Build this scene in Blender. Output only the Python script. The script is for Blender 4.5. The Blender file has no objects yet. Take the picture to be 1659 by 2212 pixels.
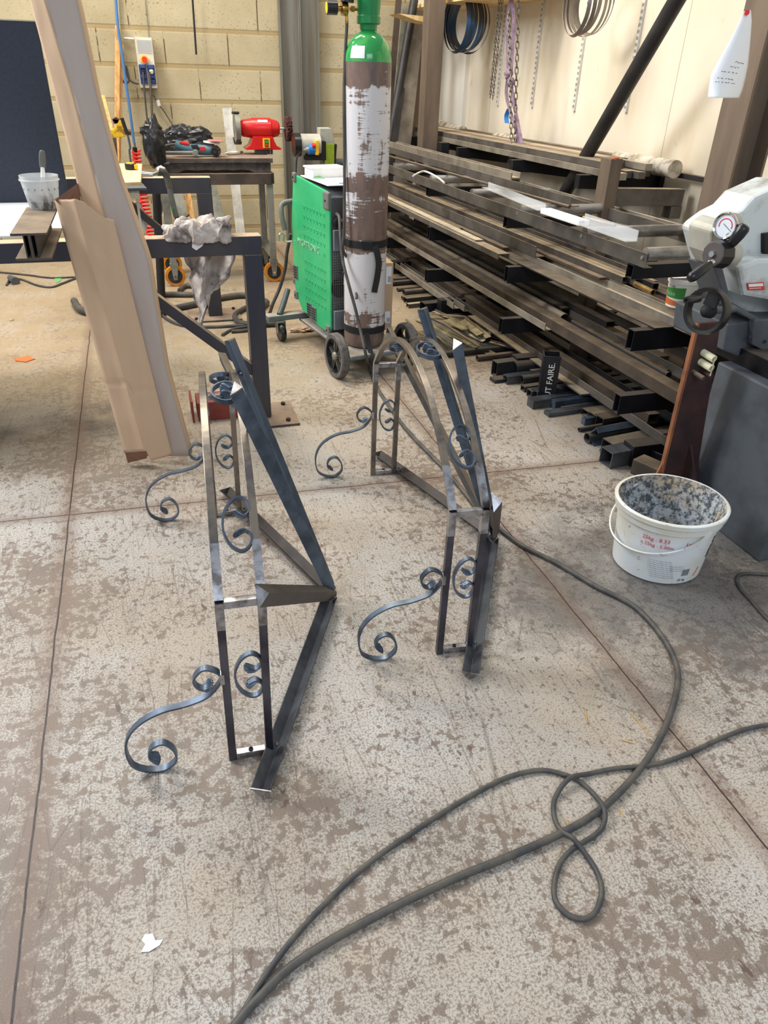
import bpy, math, random
from mathutils import Vector, Matrix, noise
random.seed(7)
S = bpy.context.scene
COL = S.collection
V = Vector

# ------------------------------------------------------------ camera
F, H, CX, CY = 1574.0, 1.5, 829.5, 1106.0
def cam_dir(x, y): return V((x-CX, -(y-CY), -F))
ey = cam_dir(262, 125).normalized()
ex = cam_dir(6534, 331); ex = (ex - ex.dot(ey)*ey).normalized()
ez = ex.cross(ey)
CAMROT = Matrix((ex, ey, ez))            # camera space -> world
CP = V((0, 0, H))
cam = bpy.data.cameras.new('camera'); co = bpy.data.objects.new('camera', cam); COL.objects.link(co)
co.matrix_world = Matrix.Translation(CP) @ CAMROT.to_4x4()
cam.sensor_fit = 'HORIZONTAL'; cam.sensor_width = 36; cam.lens = 36*F/1659; cam.clip_start = 0.05
S.camera = co

# ------------------------------------------------------------ light
def srgb(r, g, b):
    f = lambda c: (c/255/12.92) if c/255 <= 0.04045 else ((c/255+0.055)/1.055)**2.4
    return (f(r), f(g), f(b), 1)
w = bpy.data.worlds.new('world'); S.world = w; w.use_nodes = True
bg = w.node_tree.nodes['Background']; bg.inputs[0].default_value = (0.86, 0.93, 1.0, 1); bg.inputs[1].default_value = 0.48
def area(name, loc, target, sx, sy, power, col):
    l = bpy.data.lights.new(name, 'AREA'); l.shape = 'RECTANGLE'; l.size = sx; l.size_y = sy; l.energy = power; l.color = col
    o = bpy.data.objects.new(name, l); COL.objects.link(o); o.location = loc
    o.rotation_euler = (V(target)-V(loc)).to_track_quat('-Z', 'Y').to_euler(); return o
area('skylight_left', (-2.9, 4.3, 3.9), (1.5, 2.9, 0.2), 1.3, 2.0, 255, (0.97, 0.97, 0.98))
area('skylight_back', (-0.4, 6.2, 4.4), (0.6, 5.6, 0.4), 0.7, 2.4, 150, (1.0, 0.89, 0.70))
area('lamp_strip', (1.2, 4.6, 4.4), (2.2, 4.4, 0.6), 0.35, 3.0, 90, (1.0, 0.9, 0.74))
area('camera_side_daylight', (0.2, -2.5, 3.6), (0.6, 1.6, 0.0), 3.0, 1.6, 95, (0.80, 0.89, 1.0))  # cool daylight from behind the camera onto the front faces
S.view_settings.view_transform = 'Standard'; S.view_settings.look = 'None'
S.view_settings.exposure = 0.0; S.view_settings.gamma = 1.0; S.view_settings.use_curve_mapping = False

# ------------------------------------------------------------ image rays onto real planes
def ray(x, y): return (CAMROT @ cam_dir(x, y)).normalized()
def onz(x, y, z=0.0):
    r = ray(x, y); return CP + r*((z-H)/r.z)
def ony(x, y, Y):
    r = ray(x, y); return CP + r*(Y/r.y)
def onx(x, y, X):
    r = ray(x, y); return CP + r*(X/r.x)
def onp(x, y, p, n):
    r = ray(x, y); n = V(n); return CP + r*(n.dot(V(p)-CP)/n.dot(r))

# ------------------------------------------------------------ materials
class NT:
    def __init__(s, name):
        s.m = bpy.data.materials.new(name); s.m.use_nodes = True; s.t = s.m.node_tree
        s.b = s.t.nodes['Principled BSDF']
        s.geo = s.t.nodes.new('ShaderNodeNewGeometry'); s.tc = s.t.nodes.new('ShaderNodeTexCoord')
    def link(s, a, b): s.t.links.new(a, b)
    def put(s, sock, v):
        if isinstance(v, bpy.types.NodeSocket): s.link(v, sock)
        else: sock.default_value = v
    def map(s, scale, src=None, rot=(0, 0, 0), loc=(0, 0, 0)):
        n = s.t.nodes.new('ShaderNodeMapping'); n.inputs['Scale'].default_value = scale if hasattr(scale, '__len__') else (scale,)*3
        n.inputs['Rotation'].default_value = rot; n.inputs['Location'].default_value = loc
        s.link(src or s.geo.outputs['Position'], n.inputs[0]); return n.outputs[0]
    def noise(s, scale, det=4, rough=0.55, vec=None, dist=0.0):
        n = s.t.nodes.new('ShaderNodeTexNoise'); n.inputs['Scale'].default_value = scale; n.inputs['Detail'].default_value = det
        n.inputs['Roughness'].default_value = rough; n.inputs['Distortion'].default_value = dist
        s.link(vec or s.geo.outputs['Position'], n.inputs['Vector']); return n.outputs['Fac']
    def vor(s, scale, vec=None, feat='DISTANCE_TO_EDGE'):
        n = s.t.nodes.new('ShaderNodeTexVoronoi'); n.feature = feat; n.inputs['Scale'].default_value = scale
        s.link(vec or s.geo.outputs['Position'], n.inputs['Vector']); return n.outputs['Distance']
    def step(s, v, a, b, x=0.0, y=1.0):
        n = s.t.nodes.new('ShaderNodeMapRange'); n.clamp = True; s.put(n.inputs[0], v)
        for i, q in enumerate((a, b, x, y)): s.put(n.inputs[i+1], q)
        return n.outputs[0]
    def math(s, op, a, b=0.0, c=0.0):
        n = s.t.nodes.new('ShaderNodeMath'); n.operation = op; s.put(n.inputs[0], a); s.put(n.inputs[1], b); s.put(n.inputs[2], c); return n.outputs[0]
    def mix(s, f, a, b):
        n = s.t.nodes.new('ShaderNodeMix'); n.data_type = 'RGBA'; s.put(n.inputs[0], f); s.put(n.inputs[6], a); s.put(n.inputs[7], b); return n.outputs[2]
    def xyz(s, src=None):
        n = s.t.nodes.new('ShaderNodeSeparateXYZ'); s.link(src or s.geo.outputs['Position'], n.inputs[0]); return n.outputs
    def bump(s, h, st=0.3, d=0.01):
        n = s.t.nodes.new('ShaderNodeBump'); n.inputs['Strength'].default_value = st; n.inputs['Distance'].default_value = d
        s.link(h, n.inputs['Height']); s.link(n.outputs[0], s.b.inputs['Normal'])
    def out(s, col, rough=0.6, metal=0.0, **k):
        s.put(s.b.inputs['Base Color'], col); s.put(s.b.inputs['Roughness'], rough); s.put(s.b.inputs['Metallic'], metal)
        for a, v in k.items(): s.b.inputs[a.replace('_', ' ')].default_value = v
        return s.m
M = {}
def mk(name, c1, c2=None, rough=0.5, metal=0.0, sc=14, thr=(0.42, 0.62), bump=0.0, dust=None, dthr=(0.35, 0.6), stretch=None, **k):
    t = NT(name); c1 = srgb(*c1); col = c1
    vec = t.map(stretch) if stretch else None
    nz = t.noise(sc, 5, 0.6, vec)
    if c2: col = t.mix(t.step(nz, *thr), c1, srgb(*c2))
    if dust:      # settled dust, only where it can lie
        up = t.step(t.xyz(t.geo.outputs['True Normal'])[2], 0.45, 0.85)
        col = t.mix(t.math('MULTIPLY', up, t.step(t.noise(9, 6, 0.65), dthr[0], dthr[1], 0.45, 1.0)), col, srgb(*dust))
        t.out(col, t.step(up, 0, 1, rough, 0.8), t.step(up, 0, 1, metal, metal*0.25), **k)
    else: t.out(col, rough, metal, **k)
    if bump: t.bump(nz, bump, 0.004)
    M[name] = t.m; return t.m

mk('mill_blue', (98, 112, 130), (70, 80, 94), rough=0.38, metal=0.6, sc=9)
mk('mill_dark', (78, 80, 86), (104, 108, 114), rough=0.42, metal=0.6, sc=8)
mk('mill_brown', (70, 62, 56), (54, 48, 45), rough=0.5, metal=0.4, sc=9)
mk('ground_steel', (178, 178, 184), (120, 116, 114), rough=0.3, metal=0.9, sc=30)
mk('frame_steel', (140, 130, 118), (98, 94, 94), rough=0.36, metal=0.8, sc=10)
mk('frame_dark', (70, 68, 78), (98, 98, 108), rough=0.32, metal=0.8, sc=7)
mk('bar_steel', (104, 99, 94), (80, 76, 73), rough=0.5, metal=0.45, sc=6, dust=(172, 154, 128))
mk('bar_dark', (62, 60, 60), (48, 46, 48), rough=0.5, metal=0.45, sc=6, dust=(124, 110, 92))
mk('bar_light', (156, 148, 136), (122, 114, 104), rough=0.45, metal=0.4, sc=5, dust=(204, 190, 164))
mk('bar_brown', (88, 76, 66), (66, 58, 52), rough=0.6, metal=0.3, sc=6, dust=(136, 118, 96))
mk('arm_black', (30, 31, 36), (44, 44, 50), rough=0.42, metal=0.5, sc=6, dust=(78, 70, 62))
mk('floor_steel', (66, 68, 72), (52, 50, 50), rough=0.5, metal=0.5, sc=7, dust=(92, 80, 66))
mk('post_brown', (122, 106, 92), (98, 86, 76), rough=0.6, metal=0.3, sc=5, stretch=(1, 1, 0.2))
mk('table_steel', (66, 68, 80), (84, 80, 82), rough=0.42, metal=0.55, sc=4, dust=(196, 172, 140), stretch=(1, 1, 0.4))
mk('rust', (80, 52, 48), (54, 39, 41), rough=0.6, metal=0.25, sc=6)
mk('rust_orange', (150, 94, 60), (112, 68, 48), rough=0.75, sc=9)
mk('galv', (150, 150, 140), (120, 118, 110), rough=0.5, metal=0.5, sc=8)
mk('column_grey', (124, 124, 116), (106, 98, 86), rough=0.6, metal=0.2, sc=5, stretch=(3, 3, 0.15))
mk('white_wall', (226, 223, 216), rough=0.7)
mk('roller', (176, 174, 172), (116, 112, 110), rough=0.4, metal=0.7, sc=12, stretch=(0.4, 1, 1))
mk('chrome', (215, 215, 212), rough=0.14, metal=1.0)
mk('brass', (206, 164, 84), (150, 112, 60), rough=0.28, metal=0.95, sc=30)
mk('black_plastic', (20, 21, 24), (28, 29, 32), rough=0.32, sc=20)
mk('knob_brown', (78, 72, 70), rough=0.6)
mk('matt_black', (24, 24, 26), rough=0.75)
mk('rubber', (66, 64, 62), (90, 86, 80), rough=0.85, sc=18, bump=0.2)
mk('hose_rubber', (62, 62, 62), (88, 82, 72), rough=0.6, sc=10, bump=0.1)
mk('cable_rubber', (66, 66, 68), (92, 88, 80), rough=0.55, sc=16, bump=0.15)
mk('green_paint', (44, 170, 108), (60, 184, 122), rough=0.22, sc=3)
mk('green_dark', (26, 132, 72), rough=0.3)
mk('grey_plastic', (112, 112, 108), (98, 98, 96), rough=0.5, sc=9)
mk('dark_grey', (84, 90, 96), (72, 76, 82), rough=0.5, sc=9)
mk('trolley_grey', (110, 118, 122), (96, 102, 106), rough=0.45, sc=6, dust=(176, 164, 148))
mk('tire', (104, 100, 96), (76, 74, 72), rough=0.85, sc=25, bump=0.3)
mk('card', (202, 172, 142), (199, 169, 139), rough=0.85, sc=5, stretch=(6, 6, 0.5))
mk('card_grey', (187, 173, 164), (184, 170, 161), rough=0.85, sc=5, stretch=(6, 6, 0.5))
mk('card_inner', (140, 104, 84), (126, 92, 74), rough=0.9, sc=6)
mk('wood_light', (232, 204, 152), (214, 180, 124), rough=0.7, sc=6, stretch=(8, 1, 1))
mk('wood_stick', (214, 168, 106), (180, 132, 78), rough=0.7, sc=8, stretch=(6, 6, 0.6))
mk('panel_blue', (30, 38, 54), (36, 44, 62), rough=0.6, sc=60, bump=0.05)
mk('white_sheet', (240, 240, 238), rough=0.5)
mk('paper', (238, 242, 248), rough=0.75)
mk('white_paint', (222, 220, 212), (196, 192, 184), rough=0.5, sc=14)
mk('cast_iron', (92, 84, 80), (70, 64, 62), rough=0.75, metal=0.2, sc=20, bump=0.3, dust=(150, 128, 108))
mk('red_paint', (206, 26, 24), (190, 22, 22), rough=0.3, sc=4)
mk('red_hose', (222, 34, 28), rough=0.35)
mk('blue_hose', (70, 120, 176), rough=0.4)
mk('orange_poly', (206, 132, 28), (184, 110, 24), rough=0.45, sc=10)
mk('yellow_paint', (220, 176, 20), (150, 110, 30), rough=0.5, sc=22, thr=(0.55, 0.62))
mk('bag_black', (34, 34, 36), rough=0.3)
mk('tool_blue', (62, 116, 138), (84, 104, 110), rough=0.45, sc=8)
mk('abrasive_green', (158, 180, 48), (136, 160, 40), rough=0.8, sc=14)
mk('abrasive_brown', (88, 46, 38), (60, 34, 30), rough=0.9, sc=30)
mk('belt_grey', (182, 180, 168), (160, 158, 148), rough=0.4, sc=6)
mk('blue_plastic', (30, 120, 196), rough=0.4)
mk('socket_blue', (44, 66, 128), rough=0.45)
mk('beige_plastic', (214, 208, 190), rough=0.45)
mk('yellow', (240, 190, 20), rough=0.4)
mk('red', (214, 40, 34), rough=0.4)
mk('green_button', (60, 150, 70), rough=0.4)
mk('brick_red', (136, 60, 48), (116, 50, 42), rough=0.7, sc=10)
mk('cast_white', (206, 212, 212), (150, 148, 140), rough=0.35, sc=9, thr=(0.5, 0.72))
mk('blade_blue', (56, 84, 120), (84, 84, 86), rough=0.35, metal=0.7, sc=4, thr=(0.4, 0.55))
mk('blade_grey', (150, 142, 134), (120, 112, 106), rough=0.4, metal=0.6, sc=5)
mk('sling_violet', (150, 126, 146), (120, 98, 120), rough=0.85, sc=20)
mk('chain_steel', (128, 122, 116), (92, 86, 80), rough=0.4, metal=0.8, sc=30)
mk('rag_cloth', (196, 186, 178), (92, 84, 84), rough=0.95, sc=9, thr=(0.45, 0.62))
mk('orange_chip', (206, 110, 56), rough=0.7)
mk('cream_pipe', (222, 218, 184), rough=0.5)
mk('scrap_light', (186, 174, 142), (140, 128, 104), rough=0.55, metal=0.4, sc=10)
mk('scrap_grey', (128, 126, 118), (98, 94, 88), rough=0.5, metal=0.5, sc=10)
mk('machine_mark', (150, 200, 165), rough=0.5)
mk('gold_tube', (190, 156, 100), (130, 100, 66), rough=0.35, metal=0.8, sc=12)
mk('ink', (60, 62, 70), rough=0.7); mk('ink_red', (206, 90, 110), rough=0.7); mk('white_ink', (235, 235, 230), rough=0.6)
mk('leaf_green', (110, 170, 110), rough=0.6); mk('pink', (214, 110, 110), rough=0.6)
mk('straw', (214, 170, 90), rough=0.8)
mk('cloth_dirty', (210, 206, 198), (150, 140, 128), rough=0.95, sc=14)
mk('wood_dusty', (170, 150, 116), (140, 120, 92), rough=0.7, sc=8)
mk('wrap_film', (214, 206, 192), (150, 138, 120), rough=0.25, sc=18)
t = NT('clear_plastic'); M['clear_plastic'] = t.out(srgb(232, 236, 240), 0.2, 0.0, Alpha=0.35)
t = NT('pot_plastic')
sp = t.step(t.noise(26, 5, 0.6, t.map((1, 1, 0.5))), 0.5, 0.6)
zz = t.step(t.xyz()[2], 1.02, 1.08, 1.0, 0.0)
M['pot_plastic'] = t.out(t.mix(t.math('MULTIPLY', sp, zz), srgb(222, 226, 228), srgb(120, 118, 112)), 0.25, 0.0, Alpha=0.55)

# concrete floor: pale cement skin worn through to brown, scratches, saw-cut joints, painted table shadow
t = NT('concrete'); X, Y, Z = t.xyz()
big = t.noise(1.25, 6, 0.62); med = t.noise(7.0, 5, 0.6)
fine = t.noise(330, 4, 0.75); spk = t.noise(170, 7, 0.72)
leftbias = t.math('MULTIPLY', t.step(t.math('ABSOLUTE', t.math('ADD', X, 0.42)), 0.0, 0.30, 1, 0), 0.10)
farleft = t.math('MULTIPLY', t.math('MULTIPLY', t.step(X, -0.1, -0.5, 0, 1), t.step(Y, 2.2, 1.2, 0, 1)), 0.07)
bb = t.math('ADD', t.math('ADD', big, leftbias), farleft)
cover = t.math('ADD', t.math('MULTIPLY', t.noise(34, 9, 0.66), 0.72), t.math('MULTIPLY', med, 0.28))
lim = t.step(bb, 0.38, 0.68, 0.385, 0.545)
patch = t.step(t.math('SUBTRACT', cover, lim), -0.006, 0.010, 1.0, 0.0)
chips = t.step(t.noise(58, 4, 0.55, t.map((1, 0.8, 1), None, (0, 0, 0.6))), 0.615, 0.632)
speck = t.step(t.math('SUBTRACT', spk, t.step(bb, 0.3, 0.7, 0.425, 0.53)), -0.012, 0.012, 1.0, 0.0)
worn = t.math('MAXIMUM', t.math('MULTIPLY', t.math('MAXIMUM', patch, chips), 0.92), t.math('MULTIPLY', speck, 0.72))
tone = t.step(t.noise(1.9, 5, 0.6, t.map(1, None, (0, 0, 0), (5, 1, 0))), 0.35, 0.65)
skin = t.mix(tone, srgb(196, 193, 188), srgb(184, 171, 154))
skin = t.mix(t.step(fine, 0.50, 0.64, 0, 0.75), skin, srgb(128, 118, 108))
base = t.mix(t.step(t.noise(3.4, 5), 0.35, 0.65), srgb(124, 107, 94), srgb(102, 91, 83))
base = t.mix(t.step(fine, 0.48, 0.66), base, srgb(150, 133, 117))
col = t.mix(worn, skin, base)
dark = t.math('MULTIPLY', t.step(t.noise(17, 5, 0.6, t.map((1.3, 0.7, 1), None, (0, 0, 0.5))), 0.64, 0.66), t.step(t.noise(2.5, 3), 0.44, 0.56))
col = t.mix(t.math('MULTIPLY', dark, 0.85), col, srgb(94, 74, 66))
for sc_, rot_, st, wl_ in ((3.2, 0.5, (1, 0.10, 1), .010), (4.1, -0.7, (1, 0.12, 1), .010), (2.6, 1.5, (1, 0.08, 1), .009), (6.0, -0.35, (1, 0.14, 1), .016), (7.0, 0.95, (1, 0.12, 1), .016)):
    v = t.vor(sc_*2, t.map(st, None, (0, 0, rot_)))
    ln = t.math('MULTIPLY', t.step(v, 0.0, wl_, 1, 0), t.step(t.noise(3.6, 4, 0.6, t.map(1, None, (0, 0, 0), (sc_, 0, 0))), 0.50, 0.56))
    col = t.mix(t.math('MULTIPLY', ln, 0.5), col, srgb(90, 74, 64))
back = t.step(Y, 2.6, 4.6)                       # warm lamp light at the rear, painted into the floor as tan
col = t.mix(t.math('MULTIPLY', back, t.step(med, 0.35, 0.6, 0.45, 0.9)), col, srgb(158, 138, 108))
od = t.math('SQRT', t.math('ADD', t.math('POWER', t.math('MULTIPLY', t.math('SUBTRACT', X, 1.62), 0.8), 2.0), t.math('POWER', t.math('MULTIPLY', t.math('SUBTRACT', Y, 1.62), 1.0), 2.0)))
oil = t.step(t.math('ADD', od, t.math('MULTIPLY', t.math('SUBTRACT', t.noise(4, 6, 0.65), 0.5), 1.3)), 0.30, 0.62, 1, 0)
col = t.mix(t.math('MULTIPLY', oil, 0.72), col, srgb(88, 86, 84))
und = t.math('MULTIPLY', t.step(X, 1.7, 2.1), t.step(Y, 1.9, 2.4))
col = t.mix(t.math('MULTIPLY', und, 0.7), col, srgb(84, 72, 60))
table_shade = t.math('MULTIPLY', t.step(t.math('ABSOLUTE', t.math('SUBTRACT', Y, 3.45)), 0.05, 0.33, 1, 0), t.step(X, -0.35, 0.05, 1, 0))
table_shade = t.math('MULTIPLY', table_shade, t.step(t.noise(4, 5), 0.3, 0.6))
col = t.mix(t.math('MULTIPLY', table_shade, 0.75), col, srgb(64, 54, 54))  # cast shadow of the left table, painted dark into the floor colour
for expr, off, wd in ((X, -0.418, 0.0035), (X, 1.178, 0.003), (t.math('ADD', Y, t.math('MULTIPLY', X, 0.045)), 2.596, 0.0035)):
    wob = t.math('ADD', expr, t.math('MULTIPLY', t.math('SUBTRACT', t.noise(6, 3), 0.5), 0.012))
    j = t.step(t.math('ABSOLUTE', t.math('SUBTRACT', wob, off)), wd*0.5, wd, 1, 0)
    edge = t.step(t.math('ABSOLUTE', t.math('SUBTRACT', wob, off)), 0.01, 0.05, 0.5, 0)
    col = t.mix(edge, col, srgb(122, 98, 84)); col = t.mix(j, col, srgb(48, 38, 36))
t.bump(t.math('ADD', t.math('MULTIPLY', worn, -0.5), t.math('MULTIPLY', fine, 0.4)), 0.25, 0.002)
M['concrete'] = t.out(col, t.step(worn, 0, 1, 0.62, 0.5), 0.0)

# concrete block wall
t = NT('blocks'); X, Y, Z = t.xyz()
cz = t.math('DIVIDE', t.math('SUBTRACT', Z, 1.452), 0.262)
fz = t.math('ABSOLUTE', t.math('SUBTRACT', t.math('FRACT', t.math('ADD', cz, 0.5)), 0.5))
row = t.math('FRACT', t.math('MULTIPLY', t.math('FLOOR', cz), 0.5))
fx = t.math('ABSOLUTE', t.math('SUBTRACT', t.math('FRACT', t.math('ADD', t.math('DIVIDE', t.math('SUBTRACT', X, 0.36), 0.53), t.math('ADD', row, 0.5))), 0.5))
hz = t.step(fz, 0.05, 0.085, 1, 0); vt = t.step(fx, 0.006, 0.012, 1, 0)
face = t.mix(t.step(t.noise(1.8, 5), 0.35, 0.65), srgb(186, 175, 146), srgb(164, 152, 122))
face = t.mix(t.math('MULTIPLY', t.step(t.noise(60, 3, 0.6), 0.6, 0.66), t.step(t.noise(3, 3), 0.4, 0.6)), face, srgb(124, 106, 74))
col = t.mix(t.math('MULTIPLY', vt, t.step(t.noise(7, 3), 0.42, 0.5)), face, srgb(96, 80, 56)); col = t.mix(t.math('MULTIPLY', hz, 0.7), col, srgb(156, 134, 90))
t.bump(t.math('SUBTRACT', t.math('MULTIPLY', t.noise(70, 4), 0.5), t.math('MAXIMUM', hz, vt)), 0.5, 0.006)
M['blocks'] = t.out(col, 0.9)

# painted plywood wall
t = NT('plywood'); X, Y, Z = t.xyz()
col = t.mix(t.step(t.noise(1.3, 4), 0.35, 0.7), srgb(226, 217, 200), srgb(212, 199, 174))
col = t.mix(t.math('MULTIPLY', t.step(t.noise(9, 5, 0.7, t.map((1, 1, 0.35))), 0.66, 0.72), t.step(t.noise(1.7, 3), 0.45, 0.6)), col, srgb(150, 128, 96))
col = t.mix(t.step(t.noise(5, 4, 0.6, t.map((1, 1, 0.25), None, (0, 0, 0), (0, 2, 0))), 0.55, 0.75, 0, 0.35), col, srgb(196, 168, 128))
for off in (3.98, 6.42):
    col = t.mix(t.step(t.math('ABSOLUTE', t.math('SUBTRACT', Y, off)), 0.001, 0.003, 0.8, 0), col, srgb(110, 92, 70))
M['plywood'] = t.out(col, 0.7)

# steel gas cylinder body: white paint scraped down to brown
t = NT('cylinder_paint'); X, Y, Z = t.xyz(t.tc.outputs['Object'])
vert = t.noise(16, 6, 0.7, t.map((1, 1, 0.22), t.tc.outputs['Object'])); hor = t.noise(30, 6, 0.7, t.map((0.3, 0.3, 3), t.tc.outputs['Object']))
n = t.math('ADD', t.math('MULTIPLY', vert, 0.6), t.math('MULTIPLY', hor, 0.4))
r = t.t.nodes.new('ShaderNodeValToRGB'); t.link(t.step(Z, 0, 1.5), r.inputs[0])
pts = [(0, 1), (0.035, 1), (0.06, 0.55), (0.09, 0.5), (0.12, 0.62), (0.15, 0.36), (0.34, 0.34), (0.36, 0.7), (0.46, 0.66), (0.52, 0.5), (0.57, 0.72), (0.61, 0.4), (0.74, 0.36), (0.85, 0.40), (0.865, 0.7), (1, 0.9)]
while len(r.color_ramp.elements) < len(pts): r.color_ramp.elements.new(0.5)
for e, (p, v) in zip(r.color_ramp.elements, pts): e.position = p; e.color = (v, v, v, 1)
lim = t.step(r.outputs[0], 0, 1, 0.25, 0.75)
rust = t.step(t.math('SUBTRACT', n, lim), -0.02, 0.02, 1, 0)
col = t.mix(rust, srgb(214, 212, 214), t.mix(t.step(vert, 0.4, 0.6), srgb(128, 106, 94), srgb(98, 84, 82)))
M['cylinder_paint'] = t.out(col, 0.38, 0.0)
# glossy shoulder paint
t = NT('cylinder_green')
M['cylinder_green'] = t.out(t.mix(t.step(t.noise(9, 4), 0.45, 0.7), srgb(42, 150, 76), srgb(86, 176, 96)), 0.12, 0.0)
# dirty inside of the plaster pail
t = NT('pail_inside')
M['pail_inside'] = t.out(t.mix(t.step(t.noise(45, 8, 0.8), 0.45, 0.55), srgb(66, 74, 84), t.mix(t.step(t.noise(5, 3), 0.4, 0.6), srgb(178, 186, 192), srgb(186, 166, 136))), 0.8)
t = NT('pail_white')
M['pail_white'] = t.out(t.mix(t.step(t.noise(40, 6, 0.7), 0.62, 0.68), t.mix(t.step(t.noise(6, 3), 0.45, 0.7), srgb(226, 231, 234), srgb(216, 212, 196)), srgb(140, 140, 136)), 0.4)
# ------------------------------------------------------------ mesh collector
def basis(d, up=(0, 0, 1)):
    d = V(d).normalized(); up = V(up)
    if abs(d.dot(up.normalized())) > 0.98: up = V((0, 1, 0)) if abs(d.y) < 0.9 else V((1, 0, 0))
    r = d.cross(up).normalized(); return r, r.cross(d).normalized(), d     # right, up, along
def smooth_pts(P, n=6, closed=False):
    P = [V(p) for p in P]; out = []; N = len(P)
    rng = range(N if closed else N-1)
    for i in rng:
        g = (lambda k: P[k % N]) if closed else (lambda k: P[min(max(k, 0), N-1)])
        a, b, c, d = g(i-1), g(i), g(i+1), g(i+2)
        for k in range(n):
            t = k/n; out.append(0.5*((2*b)+(c-a)*t+(2*a-5*b+4*c-d)*t*t+(3*b-a-3*c+d)*t**3))
    if not closed: out.append(P[-1])
    return out
class MB:
    def __init__(s): s.v = []; s.f = []
    def add(s, v, f):
        o = len(s.v); s.v += [V(p) for p in v]; s.f += [tuple(i+o for i in q) for q in f]; return s
    def obox(s, c, ax, h):
        a, b, d = [V(q).normalized() for q in ax]; c = V(c)
        v = [c+a*(i*h[0])+b*(j*h[1])+d*(k*h[2]) for i in (-1, 1) for j in (-1, 1) for k in (-1, 1)]
        return s.add(v, [(0, 1, 3, 2), (4, 6, 7, 5), (0, 4, 5, 1), (2, 3, 7, 6), (0, 2, 6, 4), (1, 5, 7, 3)])
    def box(s, x0, x1, y0, y1, z0, z1):
        return s.obox(((x0+x1)/2, (y0+y1)/2, (z0+z1)/2), ((1, 0, 0), (0, 1, 0), (0, 0, 1)), (abs(x1-x0)/2, abs(y1-y0)/2, abs(z1-z0)/2))
    def prof(s, pr, p0, p1, up=(0, 0, 1), roll=0.0):        # extrude profile (right, up) from p0 to p1
        p0, p1 = V(p0), V(p1); r, u, d = basis(p1-p0, up)
        if roll: q = Matrix.Rotation(roll, 3, d); r, u = q @ r, q @ u
        n = len(pr); v = [p+r*a+u*b for p in (p0, p1) for a, b in pr]
        return s.add(v, [tuple(range(n))[::-1], tuple(range(n, 2*n))]+[(i, (i+1) % n, n+(i+1) % n, n+i) for i in range(n)])
    def bar(s, p0, p1, w, h, up=(0, 0, 1), roll=0.0):
        return s.prof([(-w/2, -h/2), (w/2, -h/2), (w/2, h/2), (-w/2, h/2)], p0, p1, up, roll)
    def ring(s, A, B, p0, p1, up=(0, 0, 1), roll=0.0):      # hollow section, outer profile A, inner profile B
        p0, p1 = V(p0), V(p1); r, u, d = basis(p1-p0, up); n = len(A)
        if roll: q = Matrix.Rotation(roll, 3, d); r, u = q @ r, q @ u
        v = [p+r*a+u*b for p in (p0, p1) for pr in (A, B) for a, b in pr]; f = []
        for i in range(n):
            j = (i+1) % n
            f += [(i, j, 2*n+j, 2*n+i), (n+j, n+i, 3*n+i, 3*n+j), (j, i, n+i, n+j), (2*n+i, 2*n+j, 3*n+j, 3*n+i)]
        return s.add(v, f)
    def rhs(s, p0, p1, w, h, t=0.003, up=(0, 0, 1), roll=0.0):
        q = lambda a, b: [(-a, -b), (a, -b), (a, b), (-a, b)]
        return s.ring(q(w/2, h/2), q(w/2-t, h/2-t), p0, p1, up, roll)
    def pipe(s, p0, p1, r, t=0.003, n=20):
        q = lambda a: [(a*math.cos(i*math.tau/n), a*math.sin(i*math.tau/n)) for i in range(n)]
        return s.ring(q(r), q(r-t), p0, p1)
    def cyl(s, p0, p1, r0, r1=None, n=20):
        p0, p1 = V(p0), V(p1); r1 = r0 if r1 is None else r1; a, b, d = basis(p1-p0)
        v = [p+a*(q*math.cos(i*math.tau/n))+b*(q*math.sin(i*math.tau/n)) for p, q in ((p0, r0), (p1, r1)) for i in range(n)]
        return s.add(v, [tuple(range(n))[::-1], tuple(range(n, 2*n))]+[(i, (i+1) % n, n+(i+1) % n, n+i) for i in range(n)])
    def lathe(s, pr, o, ax=(0, 0, 1), n=32, up=(0, 1, 0.01), cap=True):   # pr = [(radius, height)]
        a, b, d = basis(ax, up); o = V(o); k = len(pr)
        v = [o+d*h+a*(r*math.cos(i*math.tau/n))+b*(r*math.sin(i*math.tau/n)) for r, h in pr for i in range(n)]
        f = [(j*n+i, j*n+(i+1) % n, (j+1)*n+(i+1) % n, (j+1)*n+i) for j in range(k-1) for i in range(n)]
        if cap and pr[0][0] > 1e-5: f.append(tuple(range(n))[::-1])
        if cap and pr[-1][0] > 1e-5: f.append(tuple(range((k-1)*n, k*n)))
        return s.add(v, f)
    def sweep(s, P, pr, up=(0, 0, 1), closed=False, fixed=None):    # profile swept along P
        P = [V(p) for p in P]; N = len(P); n = len(pr(0.0) if callable(pr) else pr); v = []
        for i in range(N):
            d = (P[(i+1) % N]-P[i-1]) if closed else P[min(i+1, N-1)]-P[max(i-1, 0)]
            if fixed is not None: d.normalize(); u = V(fixed); r = d.cross(u).normalized()
            else:
                if i == 0: r, u, _ = basis(d, up)
                else:
                    d.normalize(); u = (pu-d*pu.dot(d)).normalized(); r = d.cross(u).normalized()
                pu = u
            v += [P[i]+r*a+u*b for a, b in (pr(i/(N-1)) if callable(pr) else pr)]
        f = [(i*n+j, i*n+(j+1) % n, ((i+1) % N)*n+(j+1) % n, ((i+1) % N)*n+j) for i in range(N if closed else N-1) for j in range(n)]
        if not closed: f += [tuple(range(n))[::-1], tuple(range((N-1)*n, N*n))]
        return s.add(v, f)
    def tube(s, P, r, n=8, closed=False, seg=6):
        return s.sweep(smooth_pts(P, seg, closed), [(r*math.cos(i*math.tau/n), r*math.sin(i*math.tau/n)) for i in range(n)], closed=closed)
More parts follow.
